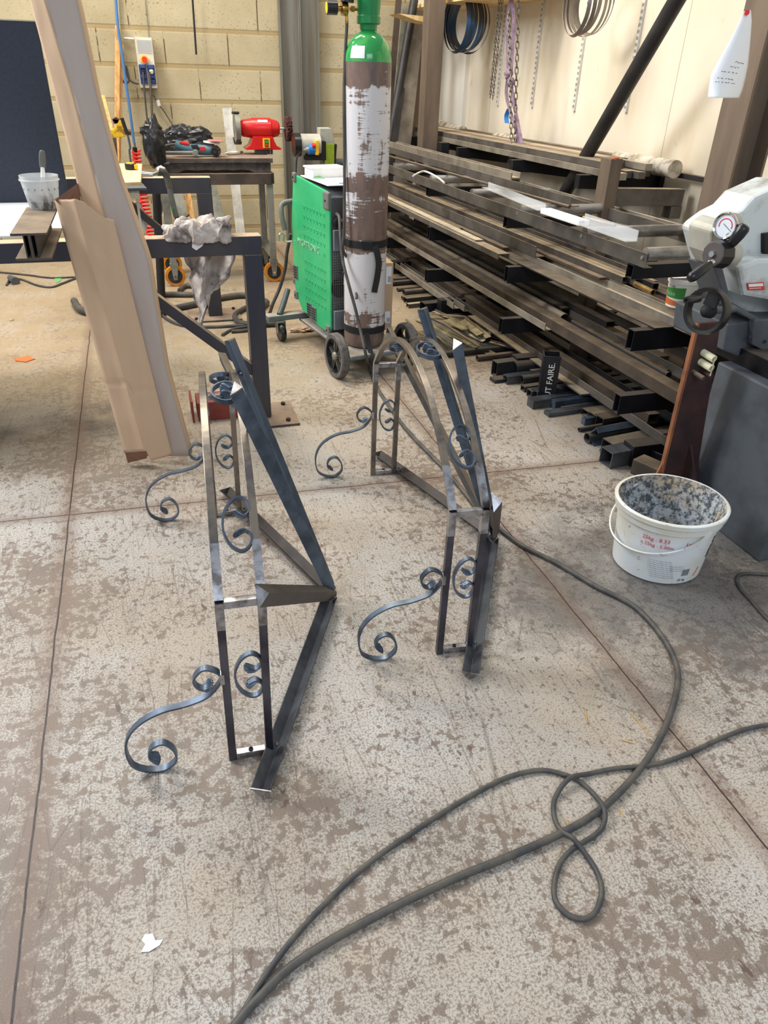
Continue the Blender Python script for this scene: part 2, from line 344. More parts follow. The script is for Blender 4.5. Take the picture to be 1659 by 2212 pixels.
    def poly(s, P, off):                                     # planar polygon given thickness along off
        P = [V(p) for p in P]; off = V(off); n = len(P)
        return s.add(P+[p+off for p in P], [tuple(range(n))[::-1], tuple(range(n, 2*n))]+[(i, (i+1) % n, n+(i+1) % n, n+i) for i in range(n)])
    def blob(s, c, rad, amp=0.2, freq=3.0, seed=0, ns=28, nr=18, rough=True):
        c = V(c); v = []
        for j in range(nr+1):
            for i in range(ns):
                th = math.pi*j/nr; ph = math.tau*i/ns
                d = V((math.sin(th)*math.cos(ph), math.sin(th)*math.sin(ph), math.cos(th)))
                q = noise.noise(d*freq+V((seed, 0, 0)))+(0.6*noise.noise(d*freq*2.3+V((0, seed, 0))) if rough else 0)
                q += -abs(noise.noise(d*freq*1.6+V((0, 0, seed))))*0.8 if rough else 0
                m = 1+amp*q; v.append(c+V((d.x*rad[0], d.y*rad[1], d.z*rad[2]))*m)
        f = [(j*ns+i, (j+1)*ns+i, (j+1)*ns+(i+1) % ns, j*ns+(i+1) % ns) for j in range(nr) for i in range(ns)]
        return s.add(v, f)
    def grid(s, fn, nu, nv, th=None):
        v = [V(fn(i/nu, j/nv)) for j in range(nv+1) for i in range(nu+1)]; k = nu+1
        f = [(j*k+i, j*k+i+1, (j+1)*k+i+1, (j+1)*k+i) for j in range(nv) for i in range(nu)]
        return s.add(v, f)
    def build(s, name, mat, parent=None, smooth=0, bevel=0, solid=0, label=None):
        base = V((0, 0, 0))
        if parent is not None:
            base = V(parent['_base'])
        else:
            lo = [min(p[i] for p in s.v) for i in range(3)]; hi = [max(p[i] for p in s.v) for i in range(3)]
            base = V(((lo[0]+hi[0])/2, (lo[1]+hi[1])/2, lo[2]))
        me = bpy.data.meshes.new(name); me.from_pydata([tuple(p-base) for p in s.v], [], s.f); me.validate()
        me.materials.append(M[mat] if isinstance(mat, str) else mat)
        o = bpy.data.objects.new(name, me); COL.objects.link(o)
        import bmesh
        bm = bmesh.new(); bm.from_mesh(me); bmesh.ops.remove_doubles(bm, verts=bm.verts, dist=1e-6); bmesh.ops.recalc_face_normals(bm, faces=bm.faces); bm.to_mesh(me); bm.free()
        if parent is None: o.location = base
        else: o.parent = parent
        o['_base'] = tuple(base)
        if solid: q = o.modifiers.new('solid', 'SOLIDIFY'); q.thickness = solid; q.offset = 0
        if bevel: q = o.modifiers.new('bevel', 'BEVEL'); q.width = bevel; q.segments = 2; q.limit_method = 'ANGLE'; q.angle_limit = math.radians(50)
        if smooth:
            me.polygons.foreach_set('use_smooth', [True]*len(me.polygons))
            try: me.set_sharp_from_angle(angle=math.radians(smooth))
            except Exception: pass
        if label: o['label'] = label
        return o
def tag(o, label, cat, group=None):
    o['label'] = label; o['category'] = cat
    if group: o['group'] = group
    return o
def thing(name, label, cat, loc, group=None):
    o = bpy.data.objects.new(name, None); COL.objects.link(o); o.location = V(loc); o['_base'] = tuple(V(loc)); o.empty_display_size = 0.05
    return tag(o, label, cat, group)
def struct(mb, name, mat, **k):
    o = mb.build(name, mat, **k); o['kind'] = 'structure'; return o
def text(body, size, origin, xdir, ydir, mat, parent, ext=0.0006, name='lettering', align='LEFT'):
    c = bpy.data.curves.new(name, 'FONT'); c.body = body; c.size = size; c.extrude = ext; c.align_x = align; c.resolution_u = 2
    o = bpy.data.objects.new(name, c); x = V(xdir).normalized(); y = V(ydir); y = (y-x*y.dot(x)).normalized(); z = x.cross(y)
    me = bpy.data.meshes.new_from_object(o); bpy.data.objects.remove(o)
    mt = Matrix((x, y, z)).transposed().to_4x4(); mt.translation = V(origin)+z*ext - V(parent['_base']); me.transform(mt)
    me.materials.clear(); me.materials.append(M[mat]); ob = bpy.data.objects.new(name, me); COL.objects.link(ob); ob.parent = parent; ob['_base'] = parent['_base']; return ob
L2 = lambda a, b, t=0.004: [(0, 0), (a, 0), (a, t), (t, t), (t, b), (0, b)]
CH = lambda a, b, t=0.004: [(-a/2, 0), (a/2, 0), (a/2, b), (a/2-t, b), (a/2-t, t), (-a/2+t, t), (-a/2+t, b), (-a/2, b)]
def ibeam(hw, hh, tf, tw): return [(-hw, -hh), (hw, -hh), (hw, -hh+tf), (tw, -hh+tf), (tw, hh-tf), (hw, hh-tf), (hw, hh), (-hw, hh), (-hw, hh-tf), (-tw, hh-tf), (-tw, -hh+tf), (-hw, -hh+tf)]
# ============================================================ SETTING
struct(MB().box(-4, 3.0, -1.2, 7.6, -0.1, 0.0), 'floor', 'concrete')
struct(MB().box(-4, 3.1, 7.5, 7.7, 0.0, 3.0), 'wall_back', 'blocks')
struct(MB().box(2.9, 3.1, 1.0, 7.5, 0.0, 3.0), 'wall_right', 'plywood')
struct(MB().box(2.862, 2.9, 6.92, 7.5, 0.0, 3.0), 'trim_1', 'white_wall')

# two H columns: against the block wall, against the plywood wall
mb = MB()
for cx in (1.415, 1.59): mb.prof(CH(0.172, 0.07, 0.01), (cx, 7.49, 0), (cx, 7.49, 3.0), up=(0, -1, 0))
tag(mb.build('steel_column', 'column_grey'), 'tall grey double-channel steel column against the block wall', 'column')
colx = ony(1513, 420, 3.10).x
mb = MB(); mb.prof(ibeam(0.085, 0.085, 0.012, 0.006), (colx+0.085, 3.015, 0), (colx+0.085, 3.015, 3.0), up=(1, 0, 0))
tag(mb.build('steel_column', 'post_brown'), 'wide brown steel column by the plywood wall carrying the pinned paper', 'column')

# ============================================================ THE TWO CANOPY FRAMES
ARC_Z, ARC_R = -0.10, 0.84
S_PTS = [(-0.181, 0.04), (-0.196, 0.057), (-0.188, 0.085), (-0.161, 0.095), (-0.138, 0.068), (-0.136, 0.030), (-0.163, 0.006), (-0.201, 0.008), (-0.236, 0.034), (-0.246, 0.089), (-0.234, 0.137), (-0.203, 0.174), (-0.153, 0.2), (-0.094, 0.21), (-0.045, 0.228), (-0.016, 0.262), (-0.012, 0.289), (-0.03, 0.308), (-0.052, 0.312), (-0.072, 0.287), (-0.066, 0.262), (-0.05, 0.252), (-0.036, 0.259)]
C_PTS = [(0.052, 0.299), (0.07, 0.291), (0.083, 0.305), (0.078, 0.328), (0.059, 0.34), (0.037, 0.325), (0.024, 0.296), (0.022, 0.272), (0.026, 0.245), (0.04, 0.219), (0.06, 0.206), (0.078, 0.214), (0.084, 0.238), (0.07, 0.256), (0.052, 0.248)]
def canopy(o, far, lean, label):
    o = V((*o, 0)); far = V((*far, 0)); ly = (far-o).normalized(); lx = V((ly.y, -ly.x, 0)); zz = V((0, 0, 1))
    Lc = (far-o).length; mid = Lc/2
    def w_(x, y, z): return o+lx*(x+lean*z)+ly*y+zz*z
    T = thing('canopy_frame', label, 'metal frame', w_(0.05, mid, 0))
    zt = 0.50; R = ((Lc/2)**2+(0.742-zt)**2)/(2*(0.742-zt)); c0 = 0.742-R
    az = lambda y: c0+math.sqrt(max(R*R-(y-mid)**2, 0))
    q = 0.0095
    for y, nm in ((0.0, 0), (Lc, 1)):
        for x in (0.0, 0.092):
            MB().bar(w_(x, y, 0), w_(x, y, zt), q*2, q*2, up=ly).build('upright', 'frame_dark' if not nm else 'frame_steel', T, bevel=0.0015)
        for x in (0.0, 0.092): MB().bar(w_(x, y, zt-0.075), w_(x, y, zt-0.001), q*2+0.0008, q*2+0.0008, up=ly).build('ground_patch', 'ground_steel', T)
        for z, m in ((0.012, 'ground_steel'), (zt-0.008, 'ground_steel')):
            cb = MB().bar(w_(q, y, z), w_(0.092-q, y, z), q*2, q*2).build('crossbar', m, T, bevel=0.0015)
            if z < 0.1: MB().lathe([(0.006, 0), (0.006, 0.003), (0.003, 0.004), (0.003, 0.001)], w_(0.046, y, z+q), n=12).build('screw_hole', 'matt_black', cb)
    for x in (0.0, 0.092):
        P = [w_(x, y, az(y)) for y in [Lc*i/48 for i in range(49)]]
        MB().sweep(P, [(-q, -q*0.75), (q, -q*0.75), (q, q*0.75), (-q, q*0.75)], up=zz).build('arch_rail', 'frame_steel', T, bevel=0.0012)
        for a, b in ((0, 4), (44, 48)):
            MB().sweep([p+zz*0.0004 for p in P[a:b+1]], [(-q-.0004, -q*0.75), (q+.0004, -q*0.75), (q+.0004, q*0.76), (-q-.0004, q*0.76)], up=zz).build('ground_joint', 'ground_steel', T)
    def scroll(pts, yy, A, name, mat='mill_blue', wd=0.007):
        # A maps (x, h, depth) to world
        P = smooth_pts([V((a, b, 0)) for a, b in pts], 6)
        PW = [A(p.x, p.y, 0) for p in P]; dn = (A(0, 0, 1)-A(0, 0, 0)).normalized()
        so = MB().sweep(PW, [(-0.0025, -wd), (0.0025, -wd), (0.0025, wd), (-0.0025, wd)], fixed=dn).build(name, mat, T, smooth=50)
        for end in (P[:10], P[::-1][:10]):
            Q = [A(p.x, p.y, 0) for p in end]
            def fn(u, v):
                k = v*(len(Q)-1); i = min(int(k), len(Q)-2); p = Q[i].lerp(Q[i+1], k-i); d = (Q[i+1]-Q[i]).normalized(); nn = d.cross(dn)
                s_ = (u-0.5)*2; hw = wd*(1.0+1.25*min(1, (1-v)*1.35)**1.2)
                return p+dn*(s_*hw)+nn*(0.0032*abs(math.sin(u*math.pi*5))*(1-v*0.5)-0.005*(1-v))-d*((0.007*(1-s_*s_)+0.003*abs(math.sin(u*math.pi*5)))*(1-v))
            MB().grid(fn, 18, 10).build('leaf', 'mill_blue', so, smooth=40, solid=0.003)
        return so
    for y in (0.0, Lc):
        A = lambda x, h, d, y=y: w_(x, y+d, h)
        scroll(C_PTS, y, A, 'c_scroll'); scroll(S_PTS, y, A, 's_scroll', wd=0.009)
        MB().obox(w_(-0.008, y, 0.277), (lx, ly, zz), (0.006, 0.010, 0.016)).build('weld_block', 'ground_steel', T, bevel=0.002)
    for ang in (54.5, 90, 125.5):
        a = math.radians(ang); cy = mid-R*math.cos(a)*(0.56/0.6); cz_ = az(cy)
        tg = V((0, 1, -(cy-mid)/math.sqrt(R*R-(cy-mid)**2))).normalized(); nr = V((0, -tg.z, tg.y))
        def A(x, h, d, cy=cy, cz_=cz_, tg=tg, nr=nr):
            k = (h-0.272)*1.0; return w_(x, cy-tg.y*k+nr.y*d, cz_-tg.z*k+nr.z*d)
        scroll(C_PTS, 0, A, 'c_scroll')
    # glazing bars fanning from a point on the floor
    Vx = V((0.352, mid, 0.022))
    for ang, t1, m in ((2, 1.22, 'mill_dark'), (40.5, 1.13, 'mill_brown'), (70, 1.16, 'mill_blue'), (110, 1.13, 'mill_blue'), (139.5, 1.2, 'bar_steel'), (178, 1.27, 'mill_brown')):
        a = math.radians(ang)
        if ang in (2, 178): e = V((0.112, mid-math.copysign(mid, math.cos(a)), 0.024))
        else:
            k = math.tan(a) if ang != 90 else 1e9
            y_ = min((abs(Vx.z+math.hypot(yy-mid, az(yy))*math.sin(a)-az(yy)), yy) for yy in [Lc*i/400 for i in range(401)] if (yy <= mid) == (ang < 90))[1]
            e = V((0.112, y_, az(y_)))
            if ang == 40.5: e = V((0.112, 0.0, zt))
            if ang == 139.5: e = V((0.112, Lc, zt))
        E_ = Vx+(e-Vx)*t1
        p0, p1 = w_(*(Vx+(E_-Vx)*0.03)), w_(*E_); d = (p1-p0).normalized()
        rad = w_(Vx.x, Vx.y+math.cos(a)*-1, Vx.z+math.sin(a))-w_(*Vx) if ang not in (2, 178) else zz*-1
        # radial direction seen from the fan axis
        n1 = (rad-d*rad.dot(d)).normalized(); s1 = d.cross(n1).normalized(); g = 0.036*0.7071; th = 0.004
        apex = n1*(0.024 if ang not in (2, 178) else 0.022)
        def corner(p): return [p+apex, p+apex-(n1+s1)*g*1.0, p+apex-(n1+s1)*g+(s1-n1)*th*0.7, p+apex-n1*th*1.4, p+apex-(n1-s1)*g+(-s1-n1)*th*0.7, p+apex-(n1-s1)*g]
        v = corner(p0)+corner(p1)
        sb = MB().add(v, [tuple(range(6))[::-1], tuple(range(6, 12))]+[(i, (i+1) % 6, 6+(i+1) % 6, 6+i) for i in range(6)]).build('glazing_bar', m, T, bevel=0.0008)
        tri = [p1+apex, p1+apex-(n1+s1)*g*1.02, p1+apex-(n1-s1)*g*1.02]
        MB().poly([p+d*0.0005 for p in tri], d*0.003).build('end_plate', 'ground_steel', sb)
        MB().blob(w_(*e)+V((0, 0, 0)), (0.006, 0.006, 0.006), 0.3, 3, ang, 10, 8).build('weld_bead', 'mill_dark', sb, smooth=60)
    MB().blob(w_(0.352, mid, 0.02), (0.02, 0.02, 0.018), 0.25, 3, 3, 12, 8).build('vertex_weld', 'mill_dark', T, smooth=60)
    return T
canopy((0.04, 1.291), (0.117, 2.467), 0.018, 'left canopy frame with scrolls, its near foot closest to the camera')
canopy((0.681, 1.517), (0.802, 2.643), 0.006, 'right canopy frame with scrolls, standing before the gas cylinder')

# ============================================================ CABLES IN FRONT
def floor_path(px, r, lift=0.0): return [onz(x, y, r+lift) for x, y in px]
mc = [ony(727, 462, 4.04), ony(733, 470, 4.00), ony(735, 500, 3.96), ony(740, 560, 3.90), ony(752, 610, 3.84), ony(767, 665, 3.805), ony(779, 715, 3.77), ony(790, 765, 3.70), onz(799, 800, 0.012)]
mc += floor_path([(812, 832), (830, 862), (880, 930), (950, 1003), (1000, 1060), (1040, 1112), (1075, 1140), (1130, 1180), (1200, 1215), (1290, 1268), (1370, 1310), (1430, 1375), (1462, 1440), (1460, 1500), (1435, 1575), (1395, 1645), (1330, 1720), (1270, 1768), (1200, 1806), (1100, 1850), (1000, 1890), (900, 1935), (800, 1985), (700, 2040), (620, 2095), (555, 2160), (500, 2225), (430, 2330)], 0.009)
tag(MB().tube(mc, 0.0088, 10).build('welding_cable', 'cable_rubber', smooth=60), 'thick black cable sweeping from the gas cylinder across the floor to the bottom edge', 'cable')
lc = floor_path([(470, 2290), (520, 2195), (575, 2105), (650, 2008), (730, 1925), (800, 1862), (880, 1806), (950, 1760), (1030, 1712), (1100, 1678), (1165, 1664), (1215, 1672), (1255, 1690), (1288, 1722), (1304, 1760), (1302, 1785), (1282, 1806), (1240, 1832), (1212, 1862), (1198, 1905), (1200, 1945), (1225, 1975), (1260, 1985), (1288, 1968), (1300, 1925), (1290, 1885), (1268, 1850), (1238, 1822), (1210, 1795), (1196, 1762), (1200, 1722), (1228, 1690), (1270, 1672), (1330, 1660), (1390, 1655), (1440, 1645), (1500, 1622), (1560, 1594), (1610, 1575), (1680, 1562), (1780, 1545)], 0.0065, 0.0)
for i, p in enumerate(lc):
    if i in (27, 14, 31): p.z += 0.014
    if i in (28, 29): p.z += 0.004
tag(MB().tube(lc, 0.0062, 10).build('looped_cable', 'cable_rubber', smooth=60), 'thinner cable with a figure-eight loop on the floor at lower right', 'cable')
tag(MB().tube(floor_path([(1760, 1430), (1659, 1338), (1625, 1300), (1600, 1272), (1592, 1252), (1604, 1240), (1659, 1241), (1740, 1250)], 0.006), 0.006, 8).build('cable_bend', 'cable_rubber', smooth=60), 'black cable bend on the floor right of the white pail', 'cable')
# litter
def flat_piece(px, th, name, mat, label, cat, z=0.001):
    return tag(MB().poly([onz(x, y, z) for x, y in px], (0, 0, th)).build(name, mat), label, cat)
flat_piece([(313, 2019), (330, 2017), (336, 2032), (352, 2030), (345, 2042), (322, 2056), (305, 2057), (314, 2040), (306, 2032)], 0.001, 'paper_scrap', 'paper', 'torn white paper scrap on the floor at lower left', 'paper')
flat_piece([(30, 775), (62, 770), (76, 776), (55, 783), (34, 780)], 0.004, 'orange_chip', 'orange_chip', 'orange chip lying on the floor at the far left', 'debris')
for i, (a, b) in enumerate([((1264, 1530), (1268, 1560)), ((1363, 1540), (1405, 1590)), ((1342, 1598), (1370, 1606)), ((1224, 1768), (1228, 1784)), ((1335, 1745), (1348, 1763)), ((1216, 925), (1230, 908))]):
    pa = onz(*a, 0.002); pb = onz(*b, 0.002) if i < 5 else onz(617, 955, 0.002)
    if i == 5: pa = onz(628, 968, 0.002)
    tag(MB().cyl(pa, pb, 0.0012, n=6).build('straw', 'straw'), ['short upright straw stalk left of the thick cable bend', 'longest straw stalk by the slanting floor joint', 'straw stalk lying level just above the cable crossing', 'tiny straw stalk inside the cable loop', 'straw stalk just right of the cable loop', 'straw stalk on the floor between the two canopy frames'][i], 'straw', 'straw stalks on the floor')

# ============================================================ WHITE PAIL
pc = V((1.612, 1.765, 0)); T = thing('pail', 'dirty white oval plaster pail with a lowered handle on the floor', 'bucket', pc)
R0, R1, HP = 0.150, 0.182, 0.262
def pail(pr, name, mat, par, **k):
    m = MB(); m.lathe(pr, (0, 0, 0), n=56, cap=False)
    ang = math.radians(-8); cs, sn = math.cos(ang), math.sin(ang)
    for i, p in enumerate(m.v): x, y = p.x*1.02, p.y*0.98; m.v[i] = V((x*cs-y*sn, x*sn+y*cs, p.z))+pc
    return m.build(name, mat, par, smooth=40, **k)
hp = HP
pail([(0.0, 0.0), (R0-0.01, 0), (R0, 0.008), (R1-0.014, hp-0.045)], 'body', 'pail_white', T)
pail([(0.0, 0.02), (R0-0.01, 0.021), (R1-0.014, hp-0.02), (R1-0.006, hp)], 'interior', 'pail_inside', T)
pail([(R1-0.014, hp-0.046), (R1-0.004, hp-0.046), (R1-0.002, hp-0.026), (R1-0.006, hp-0.024), (R1+0.004, hp-0.020), (R1+0.006, hp-0.003), (R1+0.002, hp), (R1-0.006, hp), (R1-0.008, hp-0.02)], 'rim', 'pail_white', T)
def pr_(th, z, dr=0.0):
    r = R0+(R1-0.014-R0)*z/(hp-0.045)+dr; return pc+V((math.cos(th)*r*1.02, math.sin(th)*r*0.98, z))
th0, th1 = math.radians(-80), math.radians(-80-180)
hd = []
for i in range(25):
    t_ = i/24; th = th0+(th1-th0)*t_; hd.append(pr_(th, 0.222-0.100*math.sin(math.pi*t_)**0.8, 0.012+0.012*math.sin(math.pi*t_)))
h_ = MB().sweep(smooth_pts(hd, 3), [(-0.0025, -0.006), (0.0025, -0.006), (0.0025, 0.006), (-0.0025, 0.006)], up=(0, 0, 1)).build('handle', 'pail_white', T, smooth=40)
for th in (th0, th1):
    p = pr_(th, 0.222); d = V((math.cos(th), math.sin(th), 0)); MB().lathe([(0.016, 0), (0.016, 0.006), (0.009, 0.008), (0.008, 0.016), (0, 0.016)], p-d*0.002, d, n=20).build('handle_pivot', 'pail_white', T, smooth=40)
def wrap_text(s_, size, th, z, mat):
    # text bent round the pail wall
    d = V((math.cos(th), math.sin(th), 0)); xd = V((-math.sin(th), math.cos(th), 0))
    ob = text(s_, size, (0, 0, 0), (1, 0, 0), (0, 1, 0), mat, T, 0.0003)
    for vv in ob.data.vertices:
        p = vv.co+pc; a = th+p.x/(0.168); vv.co = pr_(a, z+p.y, 0.0012+(p.z*0.8))-pc
    return ob
wrap_text('25kg : 8.33', 0.021, math.radians(-152), 0.178, 'ink_red'); wrap_text('x 25kg : 5.00m', 0.019, math.radians(-153), 0.155, 'ink_red'); wrap_text('1an', 0.022, math.radians(-103), 0.172, 'ink_red')
wrap_text('25 kg', 0.014, math.radians(-98), 0.020, 'ink')
for k in range(9): wrap_text('- --- ---- -- ----- --- ----', 0.010, math.radians(-142+k*1.0), 0.100-k*0.0085, 'ink')
for k in range(3): wrap_text('----- --- ---- --', 0.010, math.radians(-113+k), 0.082-k*0.009, 'ink')
bc = MB()
for k in range(14):
    th = math.radians(-95+k*0.75); q = 0.002+0.003*((k*7) % 3)/2
    bc.poly([pr_(th, 0.042, 0.0012), pr_(th+q, 0.042, 0.0012), pr_(th+q, 0.070, 0.0012), pr_(th, 0.070, 0.0012)], V((math.cos(th), math.sin(th), 0))*0.0005)
bc.build('barcode', 'ink', T)
em = MB()
for k in range(26):
    th = math.radians(-56+random.uniform(-1, 1)*4+k*0.12); z = 0.095+0.0032*k; em.poly([pr_(th-0.03, z-0.003, 0.0012), pr_(th+0.04, z-0.002, 0.0012), pr_(th+0.03, z+0.003, 0.0012), pr_(th-0.02, z+0.002, 0.0012)], V((math.cos(th), math.sin(th), 0))*0.0006)
em.build('emblem', 'ink', T)
MB().tube([pr_(math.radians(-74), 0.03, 0.001), pr_(math.radians(-71), 0.05, 0.001), pr_(math.radians(-70), 0.065, 0.001)], 0.0018, 6).build('orange_smear', 'orange_chip', T)
# ============================================================ STEEL TABLE AT THE LEFT
TY = 3.31
T = thing('steel_table', 'dark square-tube steel table frame with a diagonal brace, bolted down left of the canopy frames', 'table frame', (0.44, TY+0.04, 0))
zt = 0.862; hw = 0.078
MB().bar((-1.6, TY+hw/2, zt-hw/2), (0.478, TY+hw/2, zt-hw/2), hw, hw).build('front_beam', 'table_steel', T, bevel=0.003)
lg = MB().bar((0.439, TY+hw/2, 0.012), (0.439, TY+hw/2, zt-hw+0.0), hw, hw, up=(0, 1, 0)).build('leg', 'table_steel', T, bevel=0.003)
mb = MB().box(0.36, 0.60, TY-0.10, TY+0.18, 0, 0.012); fp = mb.build('foot_plate', 'cast_iron', T, bevel=0.002)
for x, y in ((0.56, TY+0.14), (0.55, TY-0.06), (0.385, TY-0.06)): MB().cyl((x, y, 0.012), (x, y, 0.026), 0.011, n=6).build('bolt', 'rust', fp)
MB().bar((0.41, TY+hw/2, 0.245), (-0.20, TY+hw/2, 0.79), 0.045, 0.055, up=(0, 1, 0)).build('brace', 'table_steel', T, bevel=0.002)
MB().bar((0.439, TY+hw, 0.83), (0.439, TY+1.0, 0.83), 0.06, 0.06).build('side_rail', 'table_steel', T) if False else None
# table top sheet and blue board
tag(MB().box(-1.9, -0.335, TY+0.10, 4.32, 0.863, 0.872).build('table_sheet', 'white_sheet'), 'bright white sheet lying on the steel table under the dark blue board', 'sheet')
tag(MB().box(-1.9, -0.345, 4.25, 4.29, 0.874, 1.63).build('felt_board', 'panel_blue', bevel=0.003), 'large dark navy blue board standing upright at the far left', 'board')
# second frame behind
T = thing('steel_table', 'second steel table frame farther back, carrying planks and the torch', 'table frame', (0.38, 5.35, 0))
zb = 0.90; y2 = 5.1
xr = ony(455, 400, y2).x; zt2 = ony(400, 380, y2).z
MB().bar((-0.5, y2, zt2-0.05), (xr, y2, zt2-0.05), 0.09, 0.09).build('front_beam', 'table_steel', T, bevel=0.003)
MB().bar((xr-0.045, y2, 0.012), (xr-0.045, y2, zt2-0.095), 0.09, 0.09, up=(0, 1, 0)).build('leg', 'table_steel', T, bevel=0.003)
fp = MB().box(xr-0.22, xr+0.12, y2-0.14, y2+0.14, 0, 0.012).build('foot_plate', 'cast_iron', T)
for dx, dy in ((0.09, 0.1), (0.08, -0.1), (-0.18, -0.1)): MB().cyl((xr+dx, y2+dy, 0.012), (xr+dx, y2+dy, 0.026), 0.011, n=6).build('bolt', 'rust', fp)
p0, p1 = ony(270, 432, y2-0.03), ony(375, 520, y2-0.03)
MB().bar(p0, p1+(p1-p0)*0.15, 0.04, 0.05, up=(0, 1, 0)).build('brace', 'table_steel', T, bevel=0.002)

# ============================================================ H BEAM STUB, POT AND BRUSH
hz = 0.995; yf, yb = 2.78, 3.30
xa, xb = onz(22, 503, hz).x, onz(100, 505, hz).x; yf = onz(60, 504, hz).y; yb = TY-0.003
mb = MB(); hw_ = (xb-xa)/2; hc = (xa+xb)/2; hh = 0.062
hh = (hz-ony(72, 563, yf).z)/2+0.0
mb.prof(ibeam(hw_, hh, 0.008, 0.005), (hc, yf, hz-hh), (hc, yb, hz-hh))
T = thing('h_beam_stub', 'short rusty-topped H-beam stub jutting out over the left table', 'steel beam', (hc, yf, hz-2*hh))
mb.build('beam', 'bar_brown', T, bevel=0.001)
for dx in (-0.018, 0.018): MB().box(hc+dx-0.002, hc+dx+0.002, yf+0.001, yb, hz-2*hh+0.008, hz-0.008).build('web_plate', 'bar_dark', T)
# the beam rests on a block on the table
cp = onz(97, 450, hz); cp = V((cp.x, cp.y, hz))
T = thing('mixing_pot', 'clear plastic mixing pot with grey smears standing on the H-beam stub', 'pot', cp)
k = (onz(134, 385, hz+0.1)-onz(50, 385, hz+0.1)).length/2
rb = 0.75*k; hh_ = 0.118
MB().lathe([(0, 0.001), (rb, 0.001), (k*0.97, hh_-0.018), (k*1.03, hh_-0.018), (k*1.03, hh_-0.014), (k*0.98, hh_-0.012), (k*0.99, hh_), (k*0.97, hh_), (k*0.95, hh_-0.014), (rb-0.002, 0.003), (0, 0.003)], cp, n=40).build('pot_wall', 'pot_plastic', T, smooth=40)
MB().lathe([(0, 0.004), (rb-0.004, 0.004), (rb+0.002, 0.03), (0, 0.028)], cp, n=32).build('paint_residue', 'scrap_grey', T, smooth=40)
for i in range(7):
    th = math.radians(-150+i*22); d = V((math.cos(th), math.sin(th), 0)); r_ = rb+(k-rb)*0.62
    text('%d' % (i+1), 0.010, cp+d*(r_+0.002)+V((0, 0, 0.07)), (-math.sin(th), math.cos(th), 0), (0, 0, 1), 'ink', T)
bt = ony(91, 325, cp.y); bb = cp+V((0.004, 0, 0.045))
T = thing('paint_brush', 'paint brush with a grey and white handle standing in the mixing pot', 'brush', cp+V((0, 0, 0.01)))
d = (bt-bb).normalized(); Lh = (bt-bb).length
MB().sweep([bb+d*(Lh*f) for f in (0.62, 0.70, 0.78, 0.85, 0.92, 0.98, 1.0)], lambda u: [( (0.010-0.004*u+0.004*math.sin(u*3.1))*math.cos(i*math.tau/12), 0.005*math.sin(i*math.tau/12)) for i in range(12)], up=(0, 1, 0)).build('handle', 'grey_plastic', T, smooth=60)
MB().sweep([bb+d*(Lh*f) for f in (0.0, 0.1, 0.31)], lambda u: [((0.020-0.011*u)*a, 0.006*b) for a, b in ((-1, -1), (1, -1), (1, 1), (-1, 1))], up=(0, 1, 0)).build('ferrule', 'white_paint', T, bevel=0.002)
MB().sweep([bb-d*0.035, bb], lambda u: [((0.017+0.003*u)*a, 0.006*b) for a, b in ((-1, -1), (1, -1), (1, 1), (-1, 1))], up=(0, 1, 0)).build('bristles', 'scrap_grey', T)

MB().cyl(bb+d*(Lh*0.30), bb+d*(Lh*0.64), 0.0085, 0.007, 16).build('white_shank', 'white_sheet', T, smooth=60)

# ============================================================ LEANING CARDBOARD
cn = V((0, 1, -0.115)).normalized(); cb = V((0, 3.005, 0))
def cpt(x, y, off=0.0): return onp(x, y, cb-cn*off, cn)
def strip(px_l, px_r, off_l, off_r):
    return None
# back piece: folded channel rising beyond the frame.  each column of points: left fold, main fold, right edge
T = thing('cardboard_channel', 'long folded brown cardboard channel leaning over the left table and out of the top', 'cardboard', cpt(345, 985))
rows = [(-60, 48, 82, 147), (0, 65, 98, 166), (200, 118, 158, 207), (380, 163, 205, 255), (560, 207, 250, 320), (800, 262, 300, 360), (985, 300, 345, 411)]
def lerp_row(y):
    for a, b in zip(rows, rows[1:]):
        if a[0] <= y <= b[0] or b is rows[-1]:
            t_ = (y-a[0])/(b[0]-a[0]); return [a[i]+(b[i]-a[i])*t_ for i in (1, 2, 3)]
ys = [-60+i*(1045/40) for i in range(41)]
def wob(i, j): return 0.003*noise.noise(V((i*0.31, j*1.7, 0)))
def face(ca, cb_, offa, offb, nm, mat, par, nu=8):
    def fn(u, v):
        y = ys[0]+(ys[-1]-ys[0])*v; c = lerp_row(y); xa_ = c[ca]; xb_ = c[cb_]
        return cpt(xa_+(xb_-xa_)*u, y, offa+(offb-offa)*u+0.004*noise.noise(V((u*2+ca*5, v*14, 0))))
    return MB().grid(fn, nu, 60).build(nm, mat, par, smooth=25, solid=0.004)
face(1, 2, 0.05, 0.05, 'main_face', 'card_grey', T)
face(0, 1, 0.0, 0.05, 'side_face', 'card', T)
# right return folded back, thin
def fn(u, v):
    y = ys[0]+(ys[-1]-ys[0])*v; c = lerp_row(y); p = cpt(c[2], y, 0.05); return p+V((0.012*u, 0.05*u, 0))
MB().grid(fn, 3, 40).build('return_flap', 'card', T, smooth=25, solid=0.004)
